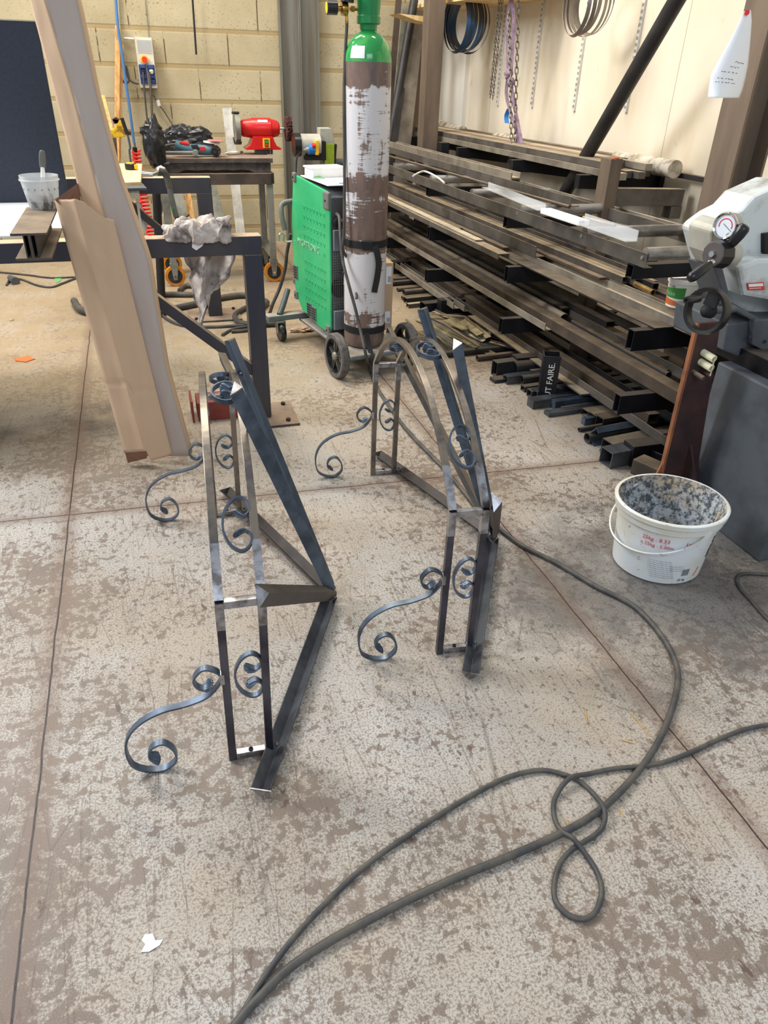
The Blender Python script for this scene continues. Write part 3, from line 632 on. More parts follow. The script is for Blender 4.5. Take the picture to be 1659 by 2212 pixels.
# front piece with the torn top
T = thing('cardboard_sleeve', 'shorter folded cardboard sleeve with a torn top edge, leaning in front of the long channel', 'cardboard', cpt(330, 990, 0.1))
top = [(118, 432), (150, 431), (162, 429), (180, 436), (196, 447), (210, 460), (226, 470), (246, 475)]
bot = [(268, 977), (300, 975), (316, 974), (326, 995), (345, 990), (360, 986), (366, 982), (371, 980)]
def tp(u, arr):
    k = u*(len(arr)-1); i = min(int(k), len(arr)-2); f = k-i; return arr[i][0]+(arr[i+1][0]-arr[i][0])*f, arr[i][1]+(arr[i+1][1]-arr[i][1])*f
def fn(u, v):
    a, b = tp(u, top), tp(u, bot); jag = 2.0*noise.noise(V((u*40, 0, 0)))*(1-v)**6
    x, y = a[0]+(b[0]-a[0])*v, a[1]+(b[1]-a[1])*v+jag
    off = 0.085+0.015*math.sin(min(u/0.3, 1)*math.pi/2)+0.004*noise.noise(V((u*3, v*12, 3)))
    if 0.72 < v < 0.735: off -= 0.004
    return cpt(x, y, off*(1-0.35*max(0, (0.25-u))/0.25))
MB().grid(fn, 28, 90).build('front_face', 'card', T, smooth=25, solid=0.004)
a_, b_, c_ = cpt(118, 432, 0.07), cpt(168, 396, 0.0), cpt(180, 440, 0.0)
MB().poly([a_, b_, cpt(176, 440, 0.0), cpt(140, 450, 0.06)], cn*-0.004).build('inner_flap', 'card_inner', T)
MB().poly([cpt(270, 978, 0.062), cpt(316, 975, 0.075), cpt(318, 990, 0.05), cpt(276, 1000, 0.03)], cn*0.003).build('bottom_flap', 'card_inner', T)
T = None

# brick block on the floor
p = onz(430, 912); q_ = onz(505, 906)
T = thing('brick_block', 'red-brown steel block on the floor behind the left canopy frame', 'block', p)
zt_ = 0.095
MB().box(p.x, q_.x+0.03, 3.365, 3.50, 0.0, zt_).build('body', 'brick_red', T, bevel=0.003)
MB().box(p.x-0.028, p.x-0.018, 3.36, 3.51, 0.0, zt_+0.012).build('end_plate', 'brick_red', T, bevel=0.001)

# ============================================================ RAG OVER THE TABLE BEAM
T = thing('rag', 'grey-stained crumpled rag draped over the front beam of the left steel table', 'cloth', (0.25, TY+0.04, zt))
def rag_top(u, v):
    x = 0.075+0.275*u; a = math.pi*(v*1.2-0.12)
    r = 0.040+0.018*abs(math.sin(u*9+v*3.0))+0.022*noise.noise(V((u*8, v*5, 1)))+0.012*abs(noise.noise(V((u*22, v*12, 5))))
    r *= 0.55+0.55*math.sin(min(1, u*2.2)*math.pi/2)
    return V((x+0.03*noise.noise(V((u*5, v*6, 9))), TY+0.035-math.cos(a)*(r+0.004), zt+0.006+math.sin(a)*r*1.05))
MB().grid(rag_top, 70, 44).build('bundle', 'rag_cloth', T, smooth=50, solid=0.003)
def rag_hang(u, v):
    z = 0.785-v*0.36; k = v**1.3
    xl, xr = 0.155+0.045*k, 0.375-0.13*k
    x = xl*(1-u)+xr*u
    fold = 0.030*math.sin(u*11+v*3.0)+0.030*noise.noise(V((u*4, v*4, 2)))+0.010*abs(noise.noise(V((u*14, v*14, 7))))
    return V((x+0.02*noise.noise(V((v*6, u*3, 4))), TY+0.13+fold, z+0.20*u*v*v+0.03*noise.noise(V((u*6, 4, 2)))*v))
MB().grid(rag_hang, 60, 60).build('hanging_end', 'rag_cloth', T, smooth=50, solid=0.003)
MB().poly([ony(505-90, 525, TY-0.012), ony(443, 520, TY-0.012), ony(437, 532, TY-0.012), ony(424, 541, TY-0.012), ony(415, 535, TY-0.012)], (0, 0.006, 0)).build('loose_corner', 'white_sheet', T)

# ============================================================ PLANKS, TAPE, TORCH ON THE SECOND FRAME
zp = zt2+0.004
PL = lambda px, z, th, nm, mat, label, cat, g=None: tag(MB().poly([onz(x, y, z) for x, y in px], (0, 0, th)).build(nm, mat, bevel=0.0015), label, cat, g)
PL([(225, 406), (305, 402), (308, 362), (222, 360)], zp+0.008, 0.022, 'plank', 'wood_light', 'bright pale wooden plank under the yellow tape measure', 'plank')
T = thing('tape_measure', 'black and yellow tape measure on the pale plank', 'tape measure', onz(283, 368, zp+0.03))
c0_ = onz(283, 366, zp+0.031)
MB().lathe([(0.030, 0), (0.034, 0.004), (0.034, 0.030), (0.030, 0.034), (0, 0.034)], c0_, n=28).build('case', 'black_plastic', T, smooth=40)
MB().lathe([(0.0, 0.0342), (0.025, 0.0342), (0.024, 0.037), (0, 0.037)], c0_, n=24).build('yellow_cap', 'yellow', T, smooth=40)
MB().box(c0_.x+0.02, c0_.x+0.042, c0_.y-0.03, c0_.y+0.0, c0_.z+0.004, c0_.z+0.030).build('blade_mouth', 'yellow', T, bevel=0.003)
PL([(262, 412), (318, 411), (308, 400), (262, 399)], zp+0.002, 0.012, 'abrasive_pad', 'dark_grey', 'dark fibrous abrasive pad in front of the pale plank', 'pad')
s0 = ony(262, 425, y2-0.1); s1 = ony(300, 560, y2+0.0)
T = thing('small_shelf', 'small shelf unit with a white post and a plastic bag, seen under the pale plank', 'shelf', (s1.x, y2+0.1, 0))
MB().box(s0.x-0.1, ony(302, 425, y2).x, y2-0.12, y2+0.15, zt2-0.11, zt2-0.075).build('speckled_board', 'cast_white', T, bevel=0.002)
MB().box(ony(298, 440, y2).x-0.008, ony(298, 440, y2).x+0.006, y2-0.1, y2-0.05, 0.42, zt2-0.112).build('post', 'white_paint', T)
MB().blob((s0.x+0.06, y2+0.02, 0.62), (0.07, 0.06, 0.12), 0.35, 2.5, 4).build('plastic_bag', 'white_sheet', T, smooth=60)
# TIG torch: grey fitting, sleeve, green handle, black head
tp_ = [ony(x, y, 4.98) for x, y in ((305, 375), (325, 376), (345, 371))]
T = thing('welding_torch', 'grey and green welding torch hanging over the beam of the second table frame', 'torch', ony(372, 430, 4.98))
MB().cyl(ony(305, 375, 4.98), ony(330, 377, 4.98), 0.016, 0.013).build('cable_connector', 'chrome', T, smooth=40)
MB().cyl(ony(330, 377, 4.98), ony(343, 371, 4.98), 0.010, 0.008).build('brass_fitting', 'galv', T, smooth=40)
MB().blob(ony(348, 366, 4.98), (0.028, 0.026, 0.02), 0.3, 3, 2, 16, 10).build('tape_wrap', 'white_paint', T, smooth=60)
MB().tube([ony(x, y, 4.97) for x, y in ((343, 368), (355, 373), (362, 388), (366, 405))], 0.020, 12).build('leather_sleeve', 'rubber', T, smooth=60)
MB().tube([ony(x, y, 4.97) for x, y in ((365, 400), (370, 425), (376, 450), (381, 468))], 0.017, 12).build('handle', 'grey_plastic', T, smooth=60)
MB().blob(ony(375, 452, 4.952), (0.006, 0.004, 0.014), 0, 1, 0, 12, 8, False).build('trigger', 'green_dark', T, smooth=60)
MB().tube([ony(x, y, 4.97) for x, y in ((381, 466), (384, 478), (386, 485))], 0.014, 12).build('neck', 'black_plastic', T, smooth=60)
MB().cyl(ony(386, 484, 4.97), ony(409, 463, 4.97), 0.009, 0.004).build('back_cap', 'black_plastic', T, smooth=40)
MB().cyl(ony(385, 482, 4.97), ony(377, 492, 4.97), 0.012, 0.011).build('collar', 'white_paint', T, smooth=40)
MB().cyl(ony(378, 490, 4.97), ony(372, 496, 4.97), 0.010, 0.007).build('nozzle', 'brick_red', T, smooth=40)

# ============================================================ CART WITH SURFACE PLATE
c_fr = ony(578, 392, 5.98); c_fl = V((0.21, 6.0, 0))
x0, x1 = 0.17, 0.955; yF, yB = 5.95, 6.38; zc = 0.80
T = thing('wheeled_cart', 'steel cart on orange castor wheels carrying the cast surface plate', 'cart', (0.56, 6.15, 0))
for nm, a, b in (('front_rail', (x0, yF, zc-0.04), (x1, yF, zc-0.04)), ('rear_rail', (x0, yB, zc-0.04), (x1, yB, zc-0.04)), ('side_rail', (x1, yF, zc-0.04), (x1, yB, zc-0.04)), ('side_rail', (x0, yF, zc-0.04), (x0, yB, zc-0.04))):
    MB().bar(a, b, 0.05, 0.075).build(nm, 'bar_brown', T, bevel=0.002)
for x in (x0+0.01, x1-0.01):
    for y in (yF+0.01, yB-0.01):
        MB().bar((x, y, 0.17), (x, y, zc-0.078), 0.045, 0.045, up=(0, 1, 0)).build('leg', 'galv', T, bevel=0.002)
        cst = MB().box(x-0.03, x+0.03, y-0.03, y+0.03, 0.150, 0.17).build('castor', 'galv', T)
        for s_ in (-1, 1): MB().poly([(x-0.026, y+s_*0.026, 0.15), (x+0.026, y+s_*0.026, 0.15), (x+0.014, y+s_*0.026, 0.05), (x-0.014, y+s_*0.026, 0.05)], (0, 0.003*s_, 0)).build('fork_plate', 'galv', cst)
        MB().lathe([(0.075, -0.02), (0.077, -0.014), (0.077, 0.014), (0.075, 0.02), (0.055, 0.021), (0.055, -0.021), (0.075, -0.02)], (x, y, 0.077), (0, 1, 0), n=36, cap=False).build('tyre', 'orange_poly', cst, smooth=40)
        MB().lathe([(0.055, -0.018), (0.055, 0.018), (0.03, 0.010), (0.02, 0.022), (0.0, 0.022)], (x, y, 0.077), (0, 1, 0), n=24).build('wheel_hub', 'bar_dark', cst, smooth=40)
        MB().cyl((x, y-0.034, 0.077), (x, y+0.034, 0.077), 0.009, n=6).build('axle', 'chrome', cst)
MB().bar((x1-0.01, yF, 0.22), (x1-0.01, yB, 0.22), 0.05, 0.06).build('low_rail', 'galv', T); MB().bar((x0, yB, 0.22), (x1, yB, 0.22), 0.04, 0.05).build('low_rail', 'galv', T)
T = thing('surface_plate', 'heavy dusty cast-iron surface plate on top of the cart', 'plate', (0.56, 6.15, zc))
zr = zc; px0, px1 = x0-0.005, x1+0.02; SK, SB = 0.066, 0.033
MB().box(px0, px1, yF-0.01, yB, zr+SK, zr+SK+SB).build('top_slab', 'cast_iron', T, bevel=0.003)
mb = MB(); pts_ = [(px0+0.02, zr+SK), (px0+0.02, zr+0.001), (px0+0.12, zr+0.001), (px0+0.16, zr+0.018)]+[(px0+0.16+(px1-px0-0.34)*i/12, zr+0.018+0.003*math.sin(i*1.9)) for i in range(1, 13)]+[(px1-0.14, zr+0.001), (px1-0.015, zr+0.001), (px1-0.015, zr+SK)]
for yy in (yF+0.01, yB-0.04): MB().poly([(x, yy, z) for x, z in pts_], (0, 0.03, 0)).build('skirt', 'cast_iron', T)
for xx in (px0+0.02, px1-0.045): MB().box(xx, xx+0.03, yF+0.04, yB-0.04, zr+0.001, zr+SK).build('skirt', 'cast_iron', T)
zs = zr+SK+SB+0.0005     # slab top
def sl(x, y): return onz(x, y, zs)
# red bench grinder
gx = ony(565, 290, 6.22).x; gy = 6.22; gz0 = zs+0.065
T = thing('bench_grinder', 'red bench grinder with a grey stone and a shaggy brown flap wheel', 'grinder', (gx, gy, zs))
MB().box(gx-0.055, gx+0.075, gy-0.03, gy+0.05, zs, zs+0.034).build('pedestal', 'dark_grey', T)
MB().prof([(-0.135, 0), (0.135, 0), (0.135, 0.010), (0.10, 0.03), (0.085, 0.06), (0.075, 0.09), (-0.075, 0.09), (-0.085, 0.06), (-0.10, 0.03), (-0.135, 0.010)], (gx, gy-0.07, zs+0.035), (gx, gy+0.07, zs+0.035)).build('base', 'red_paint', T, bevel=0.004)
ax_z = zs+0.175
MB().lathe([(0.0, -0.158), (0.045, -0.158), (0.058, -0.14), (0.066, -0.08), (0.072, -0.07), (0.072, 0.065), (0.066, 0.07), (0.052, 0.125), (0.04, 0.135), (0, 0.135)], (gx, gy, ax_z), (1, 0, 0), n=32).build('motor', 'red_paint', T, smooth=35)
MB().lathe([(0.10, -0.20), (0.10, -0.165), (0.03, -0.163), (0.03, -0.202)], (gx, gy, ax_z), (1, 0, 0), n=36).build('grinding_stone', 'galv', T, smooth=40)
pp = []
for i in range(14):
    a = math.radians(60+i*17); pp.append((a,))
mb = MB()
for s_, (a0, a1) in (('top', (60, 110)), ('bot', (230, 320))):
    P_ = [V((gx-0.185, gy+0.108*math.cos(math.radians(a0+(a1-a0)*i/8)), ax_z+0.108*math.sin(math.radians(a0+(a1-a0)*i/8)))) for i in range(9)]
    MB().sweep(P_, [(-0.022, -0.003), (0.022, -0.003), (0.022, 0.003), (-0.022, 0.003)], fixed=(1, 0, 0)).build('wheel_guard', 'black_plastic', T) if False else MB().sweep(P_, [(-0.003, -0.024), (0.003, -0.024), (0.003, 0.024), (-0.003, 0.024)], fixed=(1, 0, 0)).build('wheel_guard', 'black_plastic', T)
MB().cyl((gx+0.13, gy, ax_z), (gx+0.205, gy, ax_z), 0.008).build('shaft', 'chrome', T, smooth=40)
mb = MB(); n = 60
for k in range(5):
    x = gx+0.185+k*0.009; v = [V((x, gy, ax_z))]+[V((x+0.006*noise.noise(V((i*.9, k, 0))), gy+(0.078+0.02*noise.noise(V((i*1.3, k*3.1, 0))))*math.cos(i*math.tau/n), ax_z+(0.082+0.02*noise.noise(V((i*1.3, k*3.1, 0))))*math.sin(i*math.tau/n))) for i in range(n)]
    mb.add(v+[p+V((0.006, 0, 0)) for p in v], [(0, i+1, (i+1) % n+1) for i in range(n)]+[(n+1, n+1+(i+1) % n+1, n+1+i+1) for i in range(n)]+[(i+1, (i+1) % n+1, n+1+(i+1) % n+1, n+1+i+1) for i in range(n)])
mb.build('flap_wheel', 'abrasive_brown', T)
sw = MB().box(gx-0.005, gx+0.05, gy-0.078, gy-0.071, zs+0.048, zs+0.113).build('switch_plate', 'yellow', T, bevel=0.002)
MB().box(gx+0.008, gx+0.037, gy-0.081, gy-0.078, zs+0.055, zs+0.106).build('switch_body', 'matt_black', sw)
MB().box(gx+0.012, gx+0.033, gy-0.085, gy-0.081, zs+0.082, zs+0.101).build('on_button', 'green_button', sw); MB().box(gx+0.012, gx+0.033, gy-0.085, gy-0.081, zs+0.06, zs+0.078).build('off_button', 'red', sw)
lb = MB().obox((gx+0.005, gy-0.053, ax_z+0.052), ((1, 0, 0), (0, 1, 1.1), (0, -1.1, 1)), (0.036, 0.010, 0.0008)).build('label_plate', 'paper', T)
MB().cyl((gx+0.045, gy-0.10, zs+0.001), (gx+0.045, gy-0.10, zs+0.05), 0.002).build('stop_rod', 'chrome', T)
# white bar leaning behind the grinder, down to the floor
a0, a1 = ony(500, 233, 6.9), ony(530, 520, 6.9)
d = (a1-a0).normalized(); a1 = a0+d*((a0.z-0.01)/-d.z)
tag(MB().prof(L2(0.075, 0.03, 0.004), a0, a1, up=(0, -1, 0)).build('angle_bar', 'white_paint'), 'white painted angle bar standing behind the red grinder and the cart', 'bar')
# small turning tool, hammer, blue tool, discs
T = thing('chisel_tool', 'small white and steel turning tool lying on the surface plate by the grinder', 'tool', sl(505, 333))
MB().cyl(sl(493, 335)+V((0, 0, .012)), sl(517, 333)+V((0, 0, .012)), 0.012).build('barrel', 'white_paint', T, smooth=40); MB().cyl(sl(486, 335)+V((0, 0, .012)), sl(493, 335)+V((0, 0, .012)), 0.003, 0.009).build('tip', 'chrome', T, smooth=40)
MB().cyl(sl(517, 333)+V((0, 0, .012)), sl(524, 332)+V((0, 0, .012)), 0.01, 0.007).build('end_nut', 'galv', T, smooth=40)
T = thing('hammer', 'hammer with a dark handle and pale worn face lying across the surface plate', 'hammer', sl(400, 332))
hy = yF+0.03
MB().cyl(V((ony(338, 327, hy).x, hy, zs+0.03)), V((ony(418, 328, hy).x, hy, zs+0.03)), 0.013, 0.014).build('handle', 'grey_plastic', T, smooth=40)
MB().cyl(V((ony(424, 329, hy).x-0.01, hy-0.03, zs+0.03)), V((ony(424, 329, hy).x, hy+0.05, zs+0.03)), 0.022, n=18).build('head', 'galv', T, bevel=0.002)
T = thing('angle_grinder', 'blue corded angle grinder with red switch resting on the surface plate', 'power tool', sl(415, 325))
ay = yF+0.09
A_ = lambda x, y, o=0.0: ony(x, y, ay+o)
MB().tube([A_(378, 312), A_(392, 318), A_(415, 322), A_(440, 324), A_(458, 324)], 0.034, 14).build('body', 'tool_blue', T, smooth=60)
MB().cyl(A_(455, 324), A_(470, 325), 0.030, 0.034).build('gear_head', 'galv', T, smooth=40)
MB().cyl(A_(466, 326, -0.02), A_(464, 328, -0.09), 0.038, 0.026).build('spindle_cup', 'black_plastic', T, smooth=40)
MB().cyl(A_(464, 328, -0.091), A_(464, 328, -0.093), 0.012).build('spindle_bore', 'matt_black', T)
MB().obox(A_(398, 309), ((1, 0, -0.15), (0, 1, 0), (0.15, 0, 1)), (0.035, 0.03, 0.008)).build('switch', 'red', T, bevel=0.003)
MB().obox(A_(437, 321, -0.034), ((1, 0, 0), (0, 1, 0), (0, 0, 1)), (0.022, 0.002, 0.012)).build('maker_plate', 'red', T, bevel=0.001)
for i in range(5): MB().obox(A_(416+i*3, 318, -0.033), ((1, 0, 0.5), (0, 1, 0), (-0.5, 0, 1)), (0.004, 0.003, 0.018)).build('vent_slot', 'matt_black', T)
MB().tube([A_(378, 312), A_(362, 314), A_(348, 322), A_(342, 340), A_(341, 365)], 0.009, 8).build('power_cord', 'hose_rubber', T, smooth=60)
MB().cyl(A_(457, 306, 0.02), A_(457, 309, 0.02), 0.06, 0.06, 28).build('flap_disc', 'white_paint', T)
MB().cyl(A_(466, 303), A_(466, 304.5), 0.058, 0.058, 28).build('cutting_disc', 'pink', T)
for x, y in ((458, 335), (462, 335)): pass
# black bin bags
T = thing('bin_bag', 'upright crumpled black plastic bag to the left of the surface plate', 'plastic bag', (0.1, 5.9, 0.7))
c1 = ony(334, 312, 5.95)
MB().blob(c1, (0.075, 0.075, 0.17), 0.22, 1.6, 11, 48, 36).build('bag', 'bag_black', T, smooth=25); MB().blob(ony(326, 282, 5.95), (0.085, 0.045, 0.05), 0.25, 1.8, 3, 30, 20).build('bag_mouth', 'bag_black', T, smooth=25)
tag(MB().blob(V((ony(400, 296, 6.32).x, 6.31, zs+0.085)), (0.20, 0.07, 0.105), 0.25, 2.0, 21, 64, 44).build('bin_bag', 'bag_black', smooth=22), 'crumpled black plastic bag lying on the surface plate behind the blue grinder', 'plastic bag')
# grey pipe clamp by the bag
tag(MB().cyl(ony(338, 355, 5.93), ony(366, 353, 5.93), 0.010).build('steel_rod', 'dark_grey', smooth=40), 'short dark steel rod just below the upright black bag', 'rod')

# ============================================================ BACK WALL ITEMS
WY = 7.5
T = thing('socket_box', 'tall grey wall socket box with a red stop button and blue sockets', 'electrical box', ony(322, 190, WY-0.02))
tl, tr, bl_ = ony(290, 80, 7.42), ony(322, 82, 7.42), ony(303, 190, 7.42)
bx0, bx1, bz0, bz1 = tl.x, tl.x+0.138, bl_.z, tl.z
MB().box(bx0, bx1, 7.42, 7.5, bz0, bz1).build('box', 'beige_plastic', T, bevel=0.004)
hgt = bz1-bz0
MB().box(bx0+0.015, bx1-0.01, 7.41, 7.42, bz1-hgt*0.30, bz1-hgt*0.04).build('clear_cover', 'clear_plastic', T, bevel=0.002)
MB().box(bx0+0.02, bx1-0.015, 7.415, 7.4199, bz1-hgt*0.27, bz1-hgt*0.06).build('breaker_panel', 'galv', T)
cxb = (bx0+bx1)/2; zb_ = bz1-hgt*0.43
MB().cyl((cxb-0.01, 7.42, zb_), (cxb-0.01, 7.405, zb_), 0.032).build('button_collar', 'yellow', T); MB().cyl((cxb-0.01, 7.405, zb_), (cxb-0.01, 7.38, zb_), 0.020, 0.022).build('stop_button', 'red', T, smooth=40)
for r_ in (0.62, 0.82):
    for s_ in (-1, 1):
        so = MB().box(cxb+s_*0.034-0.029, cxb+s_*0.034+0.029, 7.40, 7.42, bz1-hgt*r_-0.034, bz1-hgt*r_+0.034).build('socket', 'socket_blue', T, bevel=0.003)
        MB().box(cxb+s_*0.034-0.022, cxb+s_*0.034+0.022, 7.375, 7.40, bz1-hgt*r_+0.006, bz1-hgt*r_+0.034).build('socket_lid', 'socket_blue', so, bevel=0.003)
for i, (s_, r_) in enumerate(((-1, 0.65), (1, 0.65), (1, 0.85))):
    MB().cyl((cxb+s_*0.034, 7.40, bz1-hgt*r_), (cxb+s_*0.034, 7.36, bz1-hgt*r_-0.01), 0.018, 0.013).build('plug', ('matt_black', 'beige_plastic', 'socket_blue')[i], T, smooth=40)
def wall_tube(px, Y, r, nm, mat, label, cat, n=8): return tag(MB().tube([ony(x, y, Y) for x, y in px], r, n).build(nm, mat, smooth=60), label, cat)
wall_tube([(309, 155), (311, 185), (315, 230), (319, 268)], 7.36, 0.007, 'hanging_cable', 'hose_rubber', 'thin black cord hanging from the upper left socket to the bin bag', 'cord')
wall_tube([(322, 155), (326, 200), (328, 240), (331, 285)], 7.35, 0.010, 'hanging_cable', 'hose_rubber', 'thicker black cord hanging from the right-hand sockets to the bin bag', 'cord')
wall_tube([(300, 181), (288, 178), (278, 170), (273, 155), (266, 147), (262, 158), (264, 172), (272, 180), (279, 172), (276, 155), (272, 142)], 7.44, 0.008, 'coiled_feed_cable', 'hose_rubber', 'black feed cable with one loop on the wall left of the socket box', 'cable')
wall_tube([(252, -20), (256, 60), (262, 140)], 7.47, 0.013, 'conduit', 'white_paint', 'vertical white conduit pipe on the block wall above the cable loop', 'pipe')
wall_tube([(268, 83), (289, 84)], 7.47, 0.009, 'conduit', 'white_paint', 'short horizontal white conduit running into the socket box', 'pipe')
wall_tube([(249, -20), (255, 60), (264, 120), (272, 180), (282, 250), (290, 312)], 7.30, 0.011, 'air_hose', 'blue_hose', 'blue air hose hanging down the block wall', 'hose')
T = thing('hose_coupling', 'chrome and black coupling joining the blue and red air hoses', 'coupling', ony(293, 330, 7.3))
MB().cyl(ony(290, 308, 7.3), ony(291, 318, 7.3), 0.012).build('chrome_nut', 'chrome', T, smooth=40); MB().cyl(ony(291, 318, 7.3), ony(293, 345, 7.3), 0.020).build('grip', 'black_plastic', T, smooth=40)
hx = []
for i in range(180):
    t_ = i/179; a = t_*math.tau*24; x, y = 294+34*t_**1.3, 325+190*t_; hx.append(ony(x, y, 7.29-1.3*t_)+V((0.034*math.cos(a), 0.02*math.sin(a), 0)))
tag(MB().tube([ony(293, 340, 7.29)]+hx, 0.0065, 7, seg=4).build('spiral_air_hose', 'red_hose', smooth=60), 'red spiral air hose hanging behind the second table frame', 'hose')
tag(MB().tube([ony(x, y, 5.2) for x, y in ((295, 455), (304, 440), (300, 500), (310, 470), (306, 505))], 0.006, 7).build('air_hose', 'red_hose', smooth=60), 'loose red hose bend beside the white shelf post', 'hose')
wall_tube([(415, -15), (420, 60), (424, 118)], 7.42, 0.008, 'steel_rod', 'matt_black', 'thin black rod hanging down the block wall above the grinder', 'rod')
wall_tube([(312, -15), (320, 60), (324, 120), (330, 200), (341, 222)], 7.49, 0.003, 'thin_wire', 'galv', 'thin pale wire running down the wall behind the socket box', 'wire')
T = thing('inline_plug', 'small white inline plug with a dark lead on the block wall', 'plug', ony(343, 226, 7.46))
MB().cyl(ony(341, 216, 7.46), ony(344, 229, 7.46), 0.016).build('plug_body', 'white_paint', T, smooth=40); MB().tube([ony(x, y, 7.46) for x, y in ((331, 205), (343, 226), (354, 240), (376, 275))], 0.005, 6).build('lead', 'hose_rubber', T, smooth=60)
# timber battens
def stick(px, Y0, Y1, w_s, nm, mat, label):
    a, b = ony(*px[0], Y0), ony(*px[1], Y1); return tag(MB().bar(a, b, w_s, w_s*0.8, up=(0, 1, 0)).build(nm, mat, bevel=0.001), label, 'batten')
stick([(254, 56), (252, 370)], 7.44, 7.2, 0.040, 'timber_batten', 'wood_stick', 'tallest pale timber batten leaning on the block wall beside the blue hose')
stick([(262, 95), (256, 370)], 7.46, 7.25, 0.036, 'timber_batten', 'wood_stick', 'second timber batten half hidden behind the tallest one')
stick([(222, 208), (243, 290)], 7.2, 7.0, 0.035, 'timber_batten', 'wood_stick', 'short slanting timber stick beside the cardboard channel')
# yellow clamp / vise and grey bars near it
T = thing('bar_clamp', 'yellow painted bar clamp head beside the cardboard channel', 'clamp', ony(252, 300, 5.9))
K = lambda x, y: ony(x, y, 5.9)
MB().poly([K(242, 258), K(250, 256), K(262, 262), K(268, 280), K(270, 296), K(252, 297), K(233, 294), K(230, 280), K(245, 280), K(252, 272)], (0, 0.06, 0)).build('body', 'yellow_paint', T, bevel=0.003)
MB().poly([K(242, 258), K(250, 253), K(258, 258), K(254, 266), K(246, 268)], (0, 0.05, 0)).build('jaw', 'rust', T); MB().cyl(K(270, 284), K(283, 286), 0.018).build('screw', 'rust', T, smooth=40)
MB().bar(K(243, 297), K(252, 420), 0.05, 0.04, up=(0, 1, 0)).build('clamp_bar', 'bar_brown', T)
T = thing('steel_pry_bar', 'black gripped steel rod leaning beside the yellow clamp', 'rod', ony(284, 350, 5.7))
MB().cyl(ony(263, 255, 5.7), ony(275, 290, 5.7), 0.012).build('grip', 'matt_black', T, smooth=40); MB().tube([ony(275, 288, 5.7), ony(281, 318, 5.7), ony(284, 360, 5.7), V((ony(284, 360, 5.7).x+0.03, 5.68, 0.01))], 0.007, 8).build('shaft', 'dark_grey', T, smooth=60)
# leaning steel plates under the cart
for i, (p, q, wd, Yd, m) in enumerate((((378, 400), (398, 500), 0.10, 6.9, 'galv'), ((455, 400), (478, 490), 0.09, 7.0, 'galv'), ((402, 400), (420, 500), 0.05, 6.95, 'wood_stick'))):
    a, b = ony(*p, Yd), ony(*q, Yd); d = (b-a).normalized(); b = a+d*((a.z-0.01)/-d.z)
    tag(MB().bar(a+V((0, 0.25, 0.12)), b, wd, 0.02, up=(0, 1, 0)).build('steel_flat', m), ('grey steel flat leaning under the cart, left of the second frame leg', 'grey steel flat leaning on the wall just right of the second frame leg', 'narrow tan batten between the leaning flats under the cart')[i], 'bar')
mb = MB().cyl(ony(337, 400, 5.6), V((ony(338, 560, 5.6).x, 5.6, 0.0)), 0.028); tag(mb.build('stand_pipe', 'matt_black', smooth=40), 'black vertical pipe under the second table frame', 'pipe')
tag(MB().grid(lambda u, v: ony(350+16*u-4*v, 408+75*v*(0.7+0.3*u), 6.4)+V((0, 0.04*math.sin(u*9), 0)), 16, 16).build('hanging_cloth', 'cloth_dirty', smooth=60, solid=0.003), 'stained pale cloth hanging behind the welding torch', 'cloth')
# hoses and cords on the floor behind the table
FL = [([(0, 588), (60, 594), (110, 600), (165, 598)], 0.007, 'thin dark cord running straight along the floor at far left'),
      ([(14, 616), (24, 603), (48, 604), (80, 616), (110, 620), (135, 612), (165, 600)], 0.008, 'tangled dark cord on the floor below the H-beam stub'),
      ([(320, 640), (360, 636), (420, 636), (445, 630)], 0.020, 'grey ribbed hose lying across the floor behind the table brace'),
      ([(335, 680), (370, 668), (430, 655), (480, 643), (530, 638), (570, 650), (575, 655), (560, 668)], 0.022, 'thick grey hose winding past the second frame foot'),
      ([(160, 650), (172, 668), (200, 675), (240, 672)], 0.025, 'thick grey hose end beside the leaning cardboard'),
      ([(335, 650), (355, 685), (400, 704), (460, 706), (520, 703), (570, 702)], 0.010, 'thin black cable curving along the floor behind the table leg'),
      ([(480, 724), (500, 712), (530, 706), (560, 704)], 0.009, 'short black cable branch behind the left canopy frame'),
      ([(530, 665), (508, 680), (515, 695), (540, 700), (600, 700)], 0.018, 'grey hose bend just left of the table leg'),
      ([(450, 612), (430, 618), (400, 618), (388, 628)], 0.018, 'corrugated grey hose behind the hanging rag')]
for px, r, lab in FL: tag(MB().tube(floor_path(px, r), r, 9).build('floor_hose' if r > 0.012 else 'thin_cable', 'hose_rubber', smooth=60), lab, 'hose' if r > 0.012 else 'cord')
T = thing('cable_plug', 'grey industrial plug on the floor at far left', 'plug', onz(28, 603)); MB().cyl(onz(22, 600, 0.03), onz(34, 608, 0.025), 0.022, 0.032).build('plug_shell', 'dark_grey', T, smooth=40)
flat_piece([(118, 602), (128, 597), (136, 596), (130, 608), (122, 612)], 0.003, 'plastic_scrap', 'leaf_green', 'light green plastic scrap on the floor left of the cardboard', 'scrap')
flat_piece([(333, 577), (352, 576), (356, 581), (340, 583)], 0.002, 'pink_scrap', 'pink', 'pink scrap on the floor behind the table beam', 'scrap')
flat_piece([(18, 690), (26, 688), (31, 691), (22, 694)], 0.003, 'grey_chip', 'scrap_light', 'small pale chip on the floor at the far left', 'debris')
